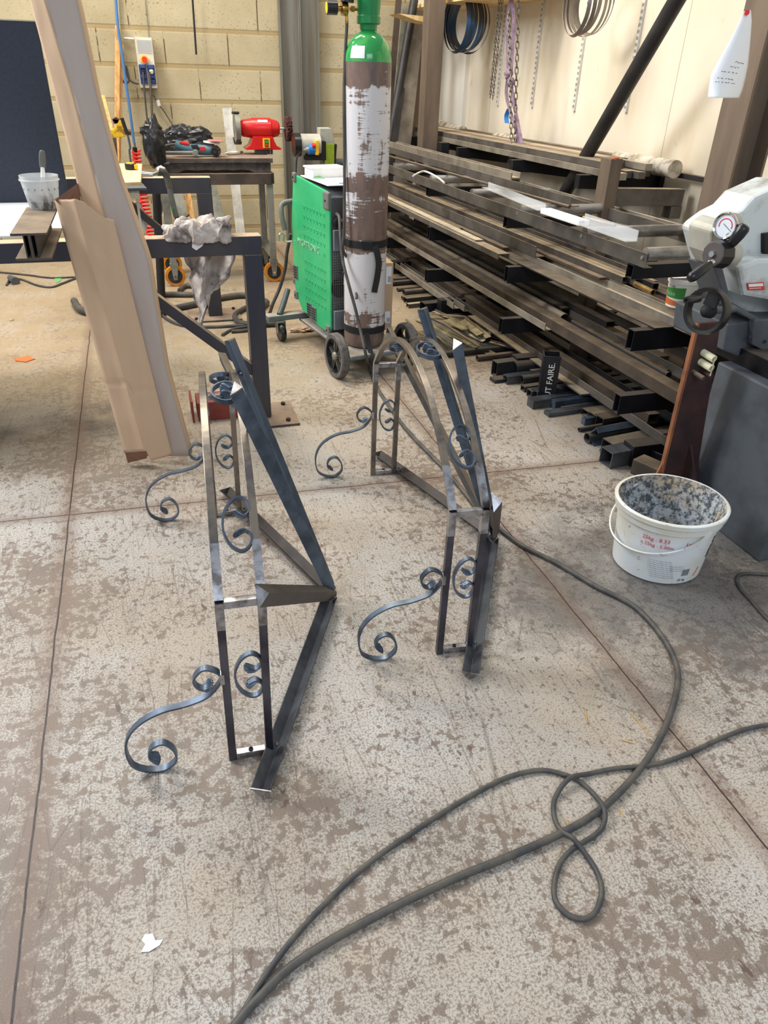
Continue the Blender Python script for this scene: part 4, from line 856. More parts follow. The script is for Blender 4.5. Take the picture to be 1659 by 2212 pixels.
# ============================================================ WELDING MACHINE ON ITS TROLLEY
O = V((1.128, 3.95, 0)); U = V((-0.19, 0.982, 0)).normalized(); VV = V((U.y, -U.x, 0)); ZZ = V((0, 0, 1))
def W(v, u, z): return O+VV*v+U*u+ZZ*z
def wbox(v0, v1, u0, u1, z0, z1): return MB().obox(W((v0+v1)/2, (u0+u1)/2, (z0+z1)/2), (VV, U, ZZ), (abs(v1-v0)/2, abs(u1-u0)/2, abs(z1-z0)/2))
T = thing('welding_trolley', 'grey two-axle trolley with big spoked wheels under the green welding machine', 'trolley', W(0, 0.2, 0))
wbox(-0.17, 0.20, -0.175, 0.16, 0.10, 0.13).build('rear_platform', 'trolley_grey', T, bevel=0.012)
wbox(-0.15, 0.13, 0.16, 0.62, 0.11, 0.125).build('chassis', 'trolley_grey', T, bevel=0.004)
wbox(-0.36, 0.26, 0.60, 0.68, 0.125, 0.16).build('front_arm', 'trolley_grey', T, bevel=0.006)
MB().tube([W(-0.28, 0.62, 0.16), W(-0.24, 0.66, 0.2), W(-0.18, 0.72, 0.28)], 0.018, 10).build('tow_bar', 'dark_grey', T, smooth=60)
MB().cyl(W(-0.19, 0.0, 0.125), W(0.2, 0.0, 0.118), 0.012).build('axle', 'galv', T)
for s_, uu in ((-0.225, -0.115), (0.225, -0.10)):
    c = W(s_, uu, 0.125); ax = VV*(-1 if s_ < 0 else 1)
    wh = MB().lathe([(0.098, -0.022), (0.118, -0.024), (0.125, -0.015), (0.125, 0.015), (0.118, 0.024), (0.098, 0.022), (0.098, -0.022)], c, ax, n=48, cap=False).build('wheel', 'tire', T, smooth=35)
    MB().lathe([(0.099, 0.020), (0.092, 0.022), (0.088, 0.004), (0.092, -0.018), (0.099, -0.02), (0.099, 0.02)], c, ax, n=48, cap=False).build('rim', 'black_plastic', wh, smooth=35)
    r_, u_, _ = basis(ax)
    for k in range(5):
        a = k*math.tau/5+0.3; d = r_*math.cos(a)+u_*math.sin(a); p = d.cross(ax)
        MB().add([c+p*0.013+ax*0.012, c-p*0.013+ax*0.012, c+d*0.092-p*0.026+ax*0.008, c+d*0.092+p*0.026+ax*0.008, c+p*0.013+ax*0.002, c-p*0.013+ax*0.002, c+d*0.092-p*0.026, c+d*0.092+p*0.026], [(0, 1, 2, 3), (7, 6, 5, 4), (0, 3, 7, 4), (1, 5, 6, 2), (2, 6, 7, 3), (0, 4, 5, 1)]).build('spoke', 'black_plastic', wh)
        MB().cyl(c+d*0.02+ax*0.0135, c+d*0.088+ax*0.0095, 0.0016, n=6).build('spoke_rib', 'grey_plastic', wh)
    MB().lathe([(0.024, 0.0), (0.024, 0.016), (0.017, 0.024), (0, 0.026)], c, ax, n=24).build('hub_cap', 'galv', wh, smooth=50)
for s_ in (-0.28, 0.21):
    c = W(s_, 0.60, 0.055); cs = wbox(s_-0.028, s_+0.028, 0.585, 0.665, 0.118, 0.126).build('castor', 'galv', T)
    for q in (-1, 1): MB().poly([W(s_+q*0.024, 0.59, 0.12), W(s_+q*0.024, 0.65, 0.12), W(s_+q*0.024, 0.615, 0.05), W(s_+q*0.024, 0.585, 0.05)], VV*0.003*q).build('fork', 'galv', cs)
    MB().lathe([(0.03, -0.016), (0.05, -0.017), (0.056, -0.008), (0.056, 0.008), (0.05, 0.017), (0.03, 0.016)], c, VV, n=32).build('castor_wheel', 'black_plastic', cs, smooth=40)
# machine
bw0, bw1 = -0.145, 0.135; u0, u1 = 0.145, 0.70
T = thing('welding_machine', 'tall green welding machine with punched side panel behind the gas cylinder', 'machine', W(0, 0.4, 0.13))
side = [(u0, 0.19), (u0, 0.90), (u0+0.03, 0.925), (u1-0.09, 0.955), (u1-0.045, 0.945), (u1+0.012, 0.66), (u1-0.02, 0.29), (u1-0.05, 0.245), (u1-0.13, 0.185), (u0+0.16, 0.155), (u0+0.03, 0.155)]
inn = [((a-0.42)*0.975+0.42, (z-0.55)*0.985+0.55) for a, z in side]
MB().poly([W(bw0+0.012, a, z) for a, z in inn], VV*(bw1-bw0-0.024)).build('housing', 'dark_grey', T, bevel=0.006)
pn = MB().poly([W(bw0, a, z) for a, z in side], VV*0.014).build('side_panel', 'green_paint', T, bevel=0.006)
MB().poly([W(bw1, a, z) for a, z in side], VV*-0.014).build('side_panel', 'green_paint', T, bevel=0.006)
# punched louvre dimples
for nr, z0_, rr in (((5, 7), 0.80, 0), ((5, 7), 0.50, 1)):
    for j in range(nr[0]):
        for i in range(7):
            if nr[0] == 5 and rr == 0 and j == 4 and i != 0: continue
            c = W(bw0-0.0005, u0+0.075+i*0.047, z0_-j*0.052-(0 if rr == 0 else 0))
            if rr == 1 and j == 0 and i > 6: continue
            MB().lathe([(0.0105, 0), (0.010, 0.0022), (0.0075, 0.0026), (0.007, 0.0004), (0, 0.0004)], c, -VV, n=14).build('dimple', 'green_paint', pn, smooth=40)
for uc, zc_ in ((u1-0.05, 0.375), (u1-0.30, 0.222), (u1-0.215, 0.222)) if False else ((u1-0.045, 0.40), (u0+0.31, 0.222), (u0+0.235, 0.215)):
    vt = MB().obox(W(bw0-0.002, uc, zc_), (VV, U, ZZ), (0.003, 0.030, 0.042)).build('vent', 'grey_plastic', pn, bevel=0.004)
    for k in range(5): MB().obox(W(bw0-0.0055, uc, zc_-0.030+k*0.015), (VV, U, (ZZ-VV*0.3)), (0.002, 0.024, 0.0042)).build('vent_slat', 'matt_black', vt)
for (a, z), s in (((u0+0.028, 0.88), 0.045), ((u1-0.075, 0.942), 0.026), ((u0+0.03, 0.175), 0.03), ((u1-0.045, 0.262), 0.026)):
    cb_ = MB().obox(W(bw0-0.002, a, z), (VV, U, ZZ), (0.010, s*0.85, s)).build('corner_guard', 'grey_plastic', T, bevel=0.008)
    MB().cyl(W(bw0-0.012, a, z), W(bw0-0.015, a, z), 0.006, n=10).build('corner_screw', 'matt_black', cb_)
text('MIGATRONIC', 0.052, W(bw0-0.001, u0+0.465, 0.580), -U, ZZ, 'machine_mark', T, 0.0012)
# rear face: fan grille, socket, hooks
for k in range(9): MB().cyl(W(bw0+0.02+k*0.012, u0-0.004, 0.2), W(bw0+0.02+k*0.012, u0-0.004, 0.62), 0.0012, n=6).build('grille_wire', 'galv', T)
for k in range(24): MB().cyl(W(bw0+0.015, u0-0.006, 0.2+k*0.014+(0.09 if k > 10 else 0)), W(bw0+0.125, u0-0.006, 0.2+k*0.014+(0.09 if k > 10 else 0)), 0.0012, n=6).build('grille_wire', 'galv', T)
MB().cyl(W(bw0+0.06, u0, 0.42), W(bw0+0.06, u0+0.002, 0.42), 0.055).build('fan', 'matt_black', T)
MB().lathe([(0.024, 0), (0.024, 0.02), (0.018, 0.024), (0, 0.024)], W(bw0+0.045, u0, 0.775), -U, n=20).build('cable_gland', 'matt_black', T, smooth=40)
for z in (0.68, 0.24):
    MB().obox(W(bw0+0.055, u0-0.01, z), (VV, U, ZZ), (0.038, 0.010, 0.055)).build('cylinder_bracket', 'trolley_grey', T, bevel=0.004)
MB().tube([W(bw0+0.1, u1+0.01, 0.80), W(bw0-0.03, u1+0.03, 0.79), W(bw0-0.055, u1+0.02, 0.74), W(bw0-0.045, u1, 0.64)], 0.016, 10).build('front_handle', 'grey_plastic', T, smooth=60)
MB().tube([W(bw0-0.0, u1+0.0, 0.575), W(bw0-0.05, u1+0.01, 0.575), W(bw0-0.05, u1+0.01, 0.61), W(bw0-0.075, u1+0.01, 0.62), W(bw0-0.085, u1+0.01, 0.58)], 0.006, 8).build('cable_hook', 'chrome', T, smooth=60)
# grey return lead from the gland, label strips
tag(MB().tube([W(bw0+0.045, u0-0.02, 0.775), W(bw0+0.06, u0-0.06, 0.79), W(bw0+0.075, u0-0.075, 0.74), W(bw0+0.07, u0-0.065, 0.6), W(bw0+0.075, -0.02, 0.5), W(bw0+0.05, -0.09, 0.42)], 0.008, 8).build('power_lead', 'cable_rubber', smooth=60), 'grey lead leaving the back of the green welding machine', 'cable')
tag(MB().poly([W(bw0+0.045, u0-0.085, 0.46), W(bw0+0.068, u0-0.088, 0.46), W(bw0+0.072, u0-0.088, 0.66), W(bw0+0.052, u0-0.085, 0.66)], U*0.0008).build('cable_tag', 'paper'), 'white paper tag tied to the lead behind the cylinder', 'tag')
tag(MB().tube([W(-0.33, 1.1, 0.012), W(-0.36, 0.9, 0.012), W(-0.30, 0.72, 0.10), W(-0.20, 0.74, 0.30), W(-0.13, 0.72, 0.45)], 0.010, 9).build('ground_lead', 'hose_rubber', smooth=60), 'black lead curving from the machine front down to the floor', 'cable') if False else None
gl = [ony(628, 505, 4.72), ony(620, 545, 4.75), ony(616, 580, 4.78), ony(605, 620, 4.80), ony(590, 655, 4.78)]+[onz(572, 700, 0.012), onz(540, 712, 0.012), onz(500, 716, 0.012)]
tag(MB().tube(gl, 0.011, 9).build('ground_lead', 'hose_rubber', smooth=60), 'black lead curving from the front of the green machine down to the floor', 'cable')
tag(MB().tube([onz(x, y, 0.02) for x, y in ((600, 690), (575, 700), (555, 702), (530, 700))], 0.018, 9).build('tow_hose', 'hose_rubber', smooth=60), 'thick grey hose end behind the trolley front arm', 'hose')
# stuff on the machine
ztop = 0.955
T = thing('plastic_tub', 'white lidded plastic tub on top of the green machine', 'tub', W(-0.02, 0.48, ztop))
MB().obox(W(-0.02, 0.48, ztop+0.026), (VV, U, ZZ), (0.10, 0.06, 0.024)).build('tub_body', 'white_sheet', T, bevel=0.006); MB().obox(W(-0.02, 0.48, ztop+0.053), (VV, U, ZZ), (0.106, 0.066, 0.005)).build('lid', 'white_sheet', T, bevel=0.003)
T = thing('paper_pile', 'loose white papers with a blue print on top of the green machine', 'papers', W(0, 0.3, ztop))
MB().poly([W(-0.14, 0.17, ztop-0.004), W(0.12, 0.15, ztop-0.004), W(0.14, 0.42, ztop+0.002), W(-0.14, 0.55, ztop+0.002)], (0, 0, 0.004)).build('sheet', 'paper', T); MB().poly([W(-0.06, 0.2, ztop+0.001), W(0.13, 0.2, ztop+0.001), W(0.13, 0.23, ztop+0.001), W(-0.05, 0.235, ztop+0.001)], (0, 0, 0.001)).build('blue_print', 'blue_hose', T)
MB().poly([W(-0.13, 0.40, ztop+0.004), W(-0.06, 0.38, ztop+0.004), W(-0.09, 0.45, ztop+0.02)], (0, 0, 0.001)).build('green_scrap', 'leaf_green', T)
p = onz(647, 716)
tag(MB().blob(p+V((0.02, 0, 0.012)), (0.085, 0.035, 0.016), 0.6, 3, 5, 30, 12).build('crumpled_leather', 'card', smooth=30), 'crumpled tan scrap on the floor under the green machine', 'scrap')
# carton
T = thing('carton', 'brown cardboard carton standing behind the gas cylinder on the trolley', 'box', W(0.2, 0.3, 0.13))
xv = ony(848, 640, 4.16).x; zt_c = ony(843, 568, 4.16).z
MB().box(xv-0.085, xv, 4.16, 4.30, 0.131, zt_c).build('carton_body', 'card', T, bevel=0.002)
for z, h in ((zt_c-0.07, 0.05), (0.21, 0.035)):
    lb = MB().box(xv-0.045, xv-0.012, 4.158, 4.1595, z-h, z+h).build('shipping_label', 'paper', T)
    for k in range(5): MB().box(xv-0.032+k*0.004, xv-0.0305+k*0.004, 4.157, 4.158, z-h*0.8, z-h*0.1).build('barcode', 'ink', lb)

# ============================================================ GAS CYLINDER
cz0 = 0.132; Rr = 0.1145; CO = V((O.x, O.y, cz0))
T = thing('gas_cylinder', 'tall scuffed white gas cylinder with a green shoulder and guard, on the trolley', 'gas cylinder', CO)
zs1, zs2 = 1.385, 1.52
MB().lathe([(0, 0.02), (Rr-0.02, 0.0), (Rr-0.006, 0.012), (Rr, 0.05), (Rr, zs1)], CO, n=64, cap=False).build('body', 'cylinder_paint', T, smooth=60)
MB().lathe([(Rr, zs1)]+[(Rr*math.cos(math.radians(a))**0.9 if a < 78 else 0.036, zs1+0.125*math.sin(math.radians(a))) for a in range(8, 80, 7)]+[(0.036, 1.515), (0.036, 1.53), (0, 1.53)], CO, n=64).build('shoulder', 'cylinder_green', T, smooth=60)
MB().lathe([(0.040, 1.512), (0.042, 1.545), (0.030, 1.548)], CO, n=40).build('neck', 'green_dark', T, smooth=40)
# guard: cupped collar with a window
def guard(u, v):
    a = math.radians(-215+u*290); z = 1.545+v*0.17
    r = 0.047+0.010*math.sin(v*math.pi)*0+0.012*v
    cut = math.exp(-((u-0.0)/0.10)**2)+math.exp(-((u-1.0)/0.10)**2)
    z = 1.545+v*(0.17-0.10*cut*0)
    return CO+V((r*math.cos(a), r*math.sin(a), z))
MB().grid(guard, 48, 12).build('valve_guard', 'green_dark', T, smooth=60, solid=0.006)
MB().lathe([(0.050, 1.535), (0.055, 1.538), (0.055, 1.565), (0.050, 1.572), (0.046, 1.572), (0.046, 1.535)], CO, n=48, cap=False).build('guard_ring', 'green_dark', T, smooth=30)
lp = []
def lab(u, v):
    a = math.radians(-152+u*38); t_ = 0.10+v*0.42; rr_ = Rr*math.cos(t_)**0.9+0.0012
    return CO+V((rr_*math.cos(a), rr_*math.sin(a), zs1+0.125*math.sin(t_)))
MB().grid(lab, 10, 8).build('white_label', 'paper', T, smooth=60)
def strap(z, label, buckle):
    S_ = thing('cylinder_strap', label, 'strap', CO+V((0, 0, z)))
    P = [CO+V((Rr+0.002, 0, z))]*0
    for i in range(61):
        a = math.radians(100+i*340/60); P.append(CO+V(((Rr+0.0028)*math.cos(a), (Rr+0.0028)*math.sin(a), z-0.006*math.sin(a)*0)))
    MB().sweep(P, [(-0.0012, -0.018), (0.0012, -0.018), (0.0012, 0.018), (-0.0012, 0.018)], fixed=(0, 0, 1)).build('webbing', 'matt_black', S_, smooth=50)
    if buckle:
        a = math.radians(-100); d = V((math.cos(a), math.sin(a), 0)); q = V((-d.y, d.x, 0))
        MB().obox(CO+d*(Rr+0.009)+V((0, 0, z)), (q, d, ZZ), (0.027, 0.005, 0.024)).build('buckle', 'black_plastic', S_, bevel=0.003)
        c = CO+d*(Rr+0.016)+q*0.035
        pts = [c+V((0, 0, z)), c+V((0.012, -0.006, z-0.03)), c+V((0.022, -0.01, z-0.09)), c+V((0.016, -0.008, z-0.16)), c+V((0.002, -0.004, z-0.24))]
        MB().sweep(smooth_pts(pts, 5), [(-0.016, -0.001), (0.016, -0.001), (0.016, 0.001), (-0.016, 0.001)], fixed=d).build('loose_end', 'matt_black', S_, smooth=50)
    else:
        a = math.radians(-100); d = V((math.cos(a), math.sin(a), 0)); q = V((-d.y, d.x, 0)); c = CO+d*(Rr+0.01)
        pts = [c+V((0, 0, z-0.005)), c+V((0.006, -0.012, z-0.05)), c+V((0.012, -0.035, z-0.09)), c+V((0.018, -0.07, z-0.13)), c+V((0.022, -0.078, z-0.17))]
        MB().sweep(smooth_pts(pts, 5), [(-0.014, -0.001), (0.014, -0.001), (0.014, 0.001), (-0.014, 0.001)], fixed=d).build('loose_end', 'matt_black', S_, smooth=50)
strap(0.565, 'upper black strap with a buckle and dangling end round the gas cylinder', True)
strap(0.105, 'lower black strap near the foot of the gas cylinder', False)
# regulator
rz = ony(740, 18, CO.y).z; gxp = lambda px, py, dy=0.0: ony(px, py, CO.y+dy)
T = thing('gas_regulator', 'brass gas regulator with black knob screwed to the green cylinder valve', 'regulator', gxp(745, 20))
MB().cyl(gxp(795, 20), gxp(779, 20), 0.014, n=6).build('cylinder_nut', 'brass', T); MB().cyl(gxp(779, 20), gxp(755, 19), 0.007, n=16).build('inlet_stem', 'brass', T, smooth=40); MB().cyl(gxp(765, 19.5), gxp(758, 19.5), 0.013, n=6).build('hex_nut', 'brass', T)
MB().lathe([(0.012, -0.018), (0.026, -0.014), (0.028, 0.0), (0.026, 0.014), (0.010, 0.018)], gxp(744, 19), (1, 0, 0), n=28).build('body', 'brass', T, smooth=35)
MB().cyl(gxp(737, 18), gxp(728, 17.5), 0.014, n=20).build('bonnet', 'brass', T, smooth=35)
kn = MB().cyl(gxp(728, 17), gxp(706, 16), 0.028, 0.028, 20).build('adjusting_knob', 'black_plastic', T, bevel=0.002); MB().cyl(gxp(706, 16), gxp(705, 16), 0.022, 0.022, 20).build('yellow_cap', 'yellow', kn)
MB().cyl(gxp(750, 5, -0.02), gxp(751, -14, -0.02), 0.030, 0.030, 24).build('pressure_gauge', 'black_plastic', T, smooth=40)
MB().cyl(gxp(749, 28), gxp(749, 50), 0.006, 0.008, 12).build('hose_barb', 'brass', T, smooth=40)
gh = [gxp(749, 46), gxp(749, 60), gxp(746, 110), gxp(743, 200, -0.01), gxp(744, 320, -0.02), gxp(744, 420, -0.04), gxp(743, 500, -0.06), gxp(741, 540, -0.05), W(bw0+0.09, 0.06, 0.56), W(bw0+0.07, u0, 0.50)]
tag(MB().tube(gh, 0.0078, 10).build('gas_hose', 'hose_rubber', smooth=60), 'black gas hose hanging down the left side of the gas cylinder', 'hose')

# ============================================================ BELT GRINDER BEHIND THE MACHINE
BY = 5.6; B = lambda x, y, o=0.0: ony(x, y, BY+o)
T = thing('belt_grinder', 'grey belt grinder with a green abrasive belt behind the welding machine', 'grinder', (1.3, BY, 0.6))
c = B(655, 313)
MB().cyl(B(634, 313), B(648, 313), 0.075, 0.075, 28).build('motor_cap', 'black_plastic', T, smooth=40)
MB().cyl(B(648, 313), B(690, 313), 0.070, 0.070, 28).build('motor', 'belt_grey', T, smooth=40)
MB().poly([B(691, 277), B(716, 277), B(724, 312), B(724, 312, 0), B(692, 312)], (0, 0.10, 0)).build('top_guard', 'belt_grey', T, bevel=0.004)
MB().poly([B(695, 310, -0.01), B(728, 312, -0.01), B(724, 368, -0.01), B(695, 366, -0.01)], (0, 0.06, 0)).build('belt_housing', 'black_plastic', T)
MB().poly([B(700, 311, -0.03), B(722, 311, -0.03), B(722, 370, -0.03), B(702, 368, -0.03)], (0, 0.02, 0)).build('abrasive_belt', 'abrasive_green', T)
MB().poly([B(695, 312, -0.02), B(699, 312, -0.02), B(700, 366, -0.02), B(696, 366, -0.02)], (0, 0.05, 0)).build('side_plate', 'galv', T)
MB().cyl(B(666, 323, -0.07), B(680, 323, -0.07), 0.032, 0.032, 20).build('socket_inlet', 'blue_plastic', T, smooth=40); MB().obox(B(684, 319, -0.08), ((1, 0, 0), (0, 1, 0), (0, 0, 1)), (0.012, 0.02, 0.045)).build('switch_box', 'yellow', T, bevel=0.003)
MB().cyl(B(674, 315, -0.09), B(681, 315, -0.09), 0.017, 0.017, 16).build('stop_button', 'red', T, smooth=40)
MB().obox(B(680, 325, -0.02), ((1, 0, 0), (0, 1, 0), (0, 0, 1)), (0.075, 0.03, 0.06)).build('control_box', 'matt_black', T, bevel=0.003)
MB().cyl(B(655, 325, -0.06), B(668, 323, -0.06), 0.012, 0.024, 16).build('plug', 'galv', T, smooth=40)
MB().tube([B(652, 326, -0.06), B(643, 335, -0.05), B(640, 352, -0.03), B(639, 380, -0.02)], 0.007, 8).build('power_cord', 'hose_rubber', T, smooth=60)
MB().box(c.x+0.05, c.x+0.22, BY+0.02, BY+0.16, 0.02, ony(700, 365, BY).z).build('stand_column', 'dark_grey', T); MB().box(c.x-0.05, c.x+0.32, BY-0.1, BY+0.3, 0.0, 0.02).build('stand_base', 'dark_grey', T)
MB().cyl(B(712, 352, 0.05), B(745, 352, 0.1), 0.03).build('contact_arm', 'dark_grey', T)
# ============================================================ CANTILEVER RACK
DR = ray(255, 155); DR = DR/DR.y; SL = DR.z          # rack runs along DR
XA, XP = 1.83, 2.36
def shelf(x, y, z0): return onp(x, y, (0, 2.46, z0), V((0, -SL, 1)))
def zl(z0, Y): return z0+SL*(Y-2.46)
ST = (2.47, 3.64, 4.86, 6.05)
ZA = (0.345, 0.625)                                      # arm tops of the two tiers at the near station
_rn = onx(1396, 562, XA+0.02); ZR0 = _rn.z-0.032-SL*(_rn.y-2.46)
T = thing('cantilever_rack', 'black steel cantilever rack holding long bars along the right wall', 'rack', (XP, 4.2, 0))
for i, Y in enumerate(ST):
    if i < 2 or i == 3:
        top = 1.0 if i != 1 else 1.13
        po = MB().bar((XP, Y, 0), (XP, Y, top), 0.10, 0.07, up=(1, 0, 0)).build('post', 'arm_black' if i != 1 else 'post_brown', T, bevel=0.003)
        if i == 1: MB().cyl((XP-0.0, Y-0.03, top), (XP, Y-0.03, top+0.006), 0.02).build('orange_paint_mark', 'orange_chip', po)
    MB().bar((XP-0.42, Y, 0.05), (XP+0.3, Y, 0.05), 0.08, 0.098).build('foot', 'arm_black', T, bevel=0.003)
    for j, z in enumerate(ZA):
        zt_ = zl(z, Y)-0.004
        MB().rhs((XA, Y, zt_-0.042), (XP-0.035, Y, zt_-0.042), 0.042, 0.084, 0.0035).build('arm', 'arm_black', T)
        MB().rhs((XP+0.035, Y, zt_-0.042), (XP+0.40, Y, zt_-0.042), 0.042, 0.084, 0.0035).build('arm', 'arm_black', T) if i < 3 else None
    # roller carrier arm
    za = zl(ZR0-0.030, Y+0.12)
    MB().rhs((XA+0.02, Y+0.12, za), (XP+0.05, Y+0.12, za), 0.045, 0.055, 0.003).build('roller_arm', 'arm_black', T)
MB().bar((XP+0.03, ST[1], 0.945), (XP+0.47, ST[1], 0.935), 0.055, 0.085).build('wall_arm', 'bar_steel', T, bevel=0.002)
MB().box(XP+0.40, XP+0.47, ST[1]-0.035, ST[1]+0.035, 0.83, 0.892).build('socket_cup', 'bar_steel', T)
# tall post
a = onx(926, 250, 2.32); yp = a.y
tag(MB().rhs((a.x, yp, 0.0), (a.x, yp, 3.0), 0.13, 0.13, 0.006, up=(1, 0, 0)).build('tall_post', 'post_brown', bevel=0.004), 'tall brown steel post rising out of the rack right of the gas cylinder', 'post')

# ------------------------------------------------------------ roller conveyor on top
T = thing('roller_conveyor', 'roller conveyor of two long angle rails and grey rollers on top of the rack', 'conveyor', (2.1, 4.2, 0.8))
rn, rf = onx(1396, 562, XA+0.02), onx(700, 316, XA+0.02)
def rail(x0, h, yn, yf_, nm='side_rail'):
    p0 = V((x0, yn, zl(h, yn))); p1 = p0+DR*(yf_-yn); return MB().prof([(0, 0), (0.035, 0), (0.035, 0.004), (0.004, 0.004), (0.004, 0.056), (0, 0.056)], p0, p1).build(nm, 'bar_steel', T, bevel=0.0015), p0
zr0 = 0.855
r1, q1 = rail(XA+0.02, ZR0, rn.y, 7.1); zr0 = ZR0
r2, q2 = rail(XP+0.01, zr0, 2.15, 7.1)
MB().bar(V((XP+0.12, 2.2, zl(zr0+0.02, 2.2))), V((XP+0.12, 2.2, zl(zr0+0.02, 2.2)))+DR*4.6, 0.012, 0.05).build('spare_rail', 'bar_light', T)
for i, Y in enumerate((2.52, 2.98, 3.62, 4.26, 4.95, 5.75)):
    z = zl(zr0+0.049, Y); ro = MB().cyl((XA+0.028, Y, z), (XP+0.006, Y, z), 0.026, 0.026, 24).build('roller', 'roller', T, smooth=40)
    for xx in (XA+0.012, XP+0.002): MB().cyl((xx, Y, z-0.012), (xx+0.010, Y, z-0.012), 0.008, n=6).build('axle_bolt', 'galv', ro)

# ------------------------------------------------------------ long stock on the tiers
def stock(px, z0, Yf, kind, w, h, mat, nm, label, cat='bar', dz=0.0, g=None, dx=0.0):
    p0 = shelf(px[0], px[1], z0+dz); p0.z = zl(z0+dz, p0.y); L_ = Yf-p0.y; p1 = p0+DR*L_+V((dx*L_, 0, 0)); m = MB()
    u = V((0, 0, h/2)) if kind in ('rhs', 'solid', 'tube') else V((0, 0, 0))
    if kind == 'rhs': m.rhs(p0+u, p1+u, w, h, min(0.003, h*0.12))
    elif kind == 'solid': m.bar(p0+u, p1+u, w, h)
    elif kind == 'tube': m.pipe(p0+u, p1+u, h/2, 0.003, 24)
    elif kind == 'L': m.prof(L2(w, h), p0, p1)
    elif kind == 'U': m.prof(CH(w, h), p0, p1)
    elif kind == 'n': m.prof([(a_, h-b_) for a_, b_ in CH(w, h)], p0, p1)
    o = m.build(nm, mat, smooth=(40 if kind == 'tube' else 0)); return tag(o, label, cat, g)
A2, A1 = ZA[1], ZA[0]
FAR = 6.6
def lay(x, w, kind, h, y0, z0, dz, mat, nm, label, cat='bar', yfar=6.6):
    p0 = V((x, y0, zl(z0+dz, y0))); p1 = p0+DR*(yfar-y0); m = MB(); c = V((w/2, 0, h/2)); b_ = V((w/2, 0, 0))
    if kind == 'rhs': m.rhs(p0+c, p1+c, w, h, min(0.003, h*0.12))
    elif kind == 'solid': m.bar(p0+c, p1+c, w, h)
    elif kind == 'tube': m.pipe(p0+c, p1+c, h/2, 0.003, 24)
    elif kind == 'L': m.prof(L2(w, h), p0, p1)
    elif kind == 'U': m.prof(CH(w, h), p0+b_, p1+b_)
    elif kind == 'n': m.prof([(a_, h-q_) for a_, q_ in CH(w, h)][::-1], p0+b_, p1+b_)
    return tag(m.build(nm, mat, smooth=(40 if kind == 'tube' else 0)), label, cat)
TIER2 = [(1.845, .068, 'n', .030, 3.79, 0, 'bar_steel', 'channel_bar', 'dusty upturned channel ending above the middle arm of the upper tier'),
 (1.915, .090, 'solid', .006, 2.44, 0, 'bar_dark', 'flat_bar', 'dark flat bar, outermost on the upper tier, ending above the near arm'),
 (2.008, .100, 'U', .035, 2.27, 0, 'bar_light', 'channel_bar', 'wide pale channel bar on the upper tier ending at the rusty stand'),
 (2.112, .050, 'L', .045, 2.23, 0, 'bar_light', 'angle_bar', 'pale angle bar lying along the inner side of the wide pale channel'),
 (2.166, .035, 'solid', .030, 2.02, 0, 'rust', 'flat_bar', 'reddish-brown bar running behind the handwheel'),
 (2.204, .030, 'rhs', .040, 2.45, 0, 'bar_dark', 'box_tube', 'dark thin box tube ending just before the handwheel'),
 (2.238, .038, 'solid', .040, 2.10, 0, 'bar_brown', 'flat_bar', 'brown bar beneath the fruit bucket'),
 (2.280, .036, 'rhs', .040, 2.25, 0, 'bar_dark', 'box_tube', 'dark square bar against the rack posts on the upper tier'),
 (2.402, .050, 'L', .050, 2.35, 0, 'bar_steel', 'angle_bar', 'steel angle just behind the rack posts on the upper tier'),
 (1.858, .050, 'solid', .008, 4.14, .032, 'bar_light', 'flat_bar', 'short-reaching flat bar with a bright cut end on the upper tier'),
 (1.915, .030, 'rhs', .028, 4.55, .008, 'bar_brown', 'steel_bar', 'brown bar at the far end of the upper tier, lying on the dark flat bar'),
 (1.950, .035, 'solid', .022, 3.95, .008, 'bar_brown', 'steel_bar', 'rusty strip next to the short-reaching flat bar'),
 (1.990, .060, 'L', .055, 3.64, .037, 'bar_steel', 'angle_bar', 'grey angle bar with its end in the middle of the upper tier'),
 (2.054, .040, 'solid', .012, 3.10, .037, 'bar_brown', 'steel_bar', 'narrow brown bar lying on top of the wide pale channel'),
 (2.100, .030, 'rhs', .030, 2.98, .047, 'bar_steel', 'box_tube', 'leftmost of three small square tubes ending left of the fruit bucket'),
 (2.134, .030, 'rhs', .030, 2.93, .047, 'bar_steel', 'box_tube', 'middle of three small square tubes ending left of the fruit bucket'),
 (2.168, .030, 'rhs', .030, 2.84, .047, 'bar_dark', 'box_tube', 'rightmost of three small square tubes, its end near the fruit bucket'),
 (2.204, .034, 'solid', .020, 3.05, .042, 'bar_brown', 'steel_bar', 'brown bar right of the three small square tubes'),
 (2.242, .070, 'L', .040, 3.00, .042, 'bar_steel', 'angle_bar', 'dusty angle bar on top of the stack beside the rack posts')]

for x, w_, kd, h_, y0, dz, m_, nm, lb_ in TIER2: lay(x, w_, kd, h_, y0, A2, dz, m_, nm, lb_)
tag(MB().pipe(shelf(1411, 632, A2+0.095), shelf(1372, 613, A2+0.095), 0.012, 0.002).build('round_tube', 'gold_tube', smooth=40), 'short shiny brass-coloured round tube beside the fruit bucket', 'tube')
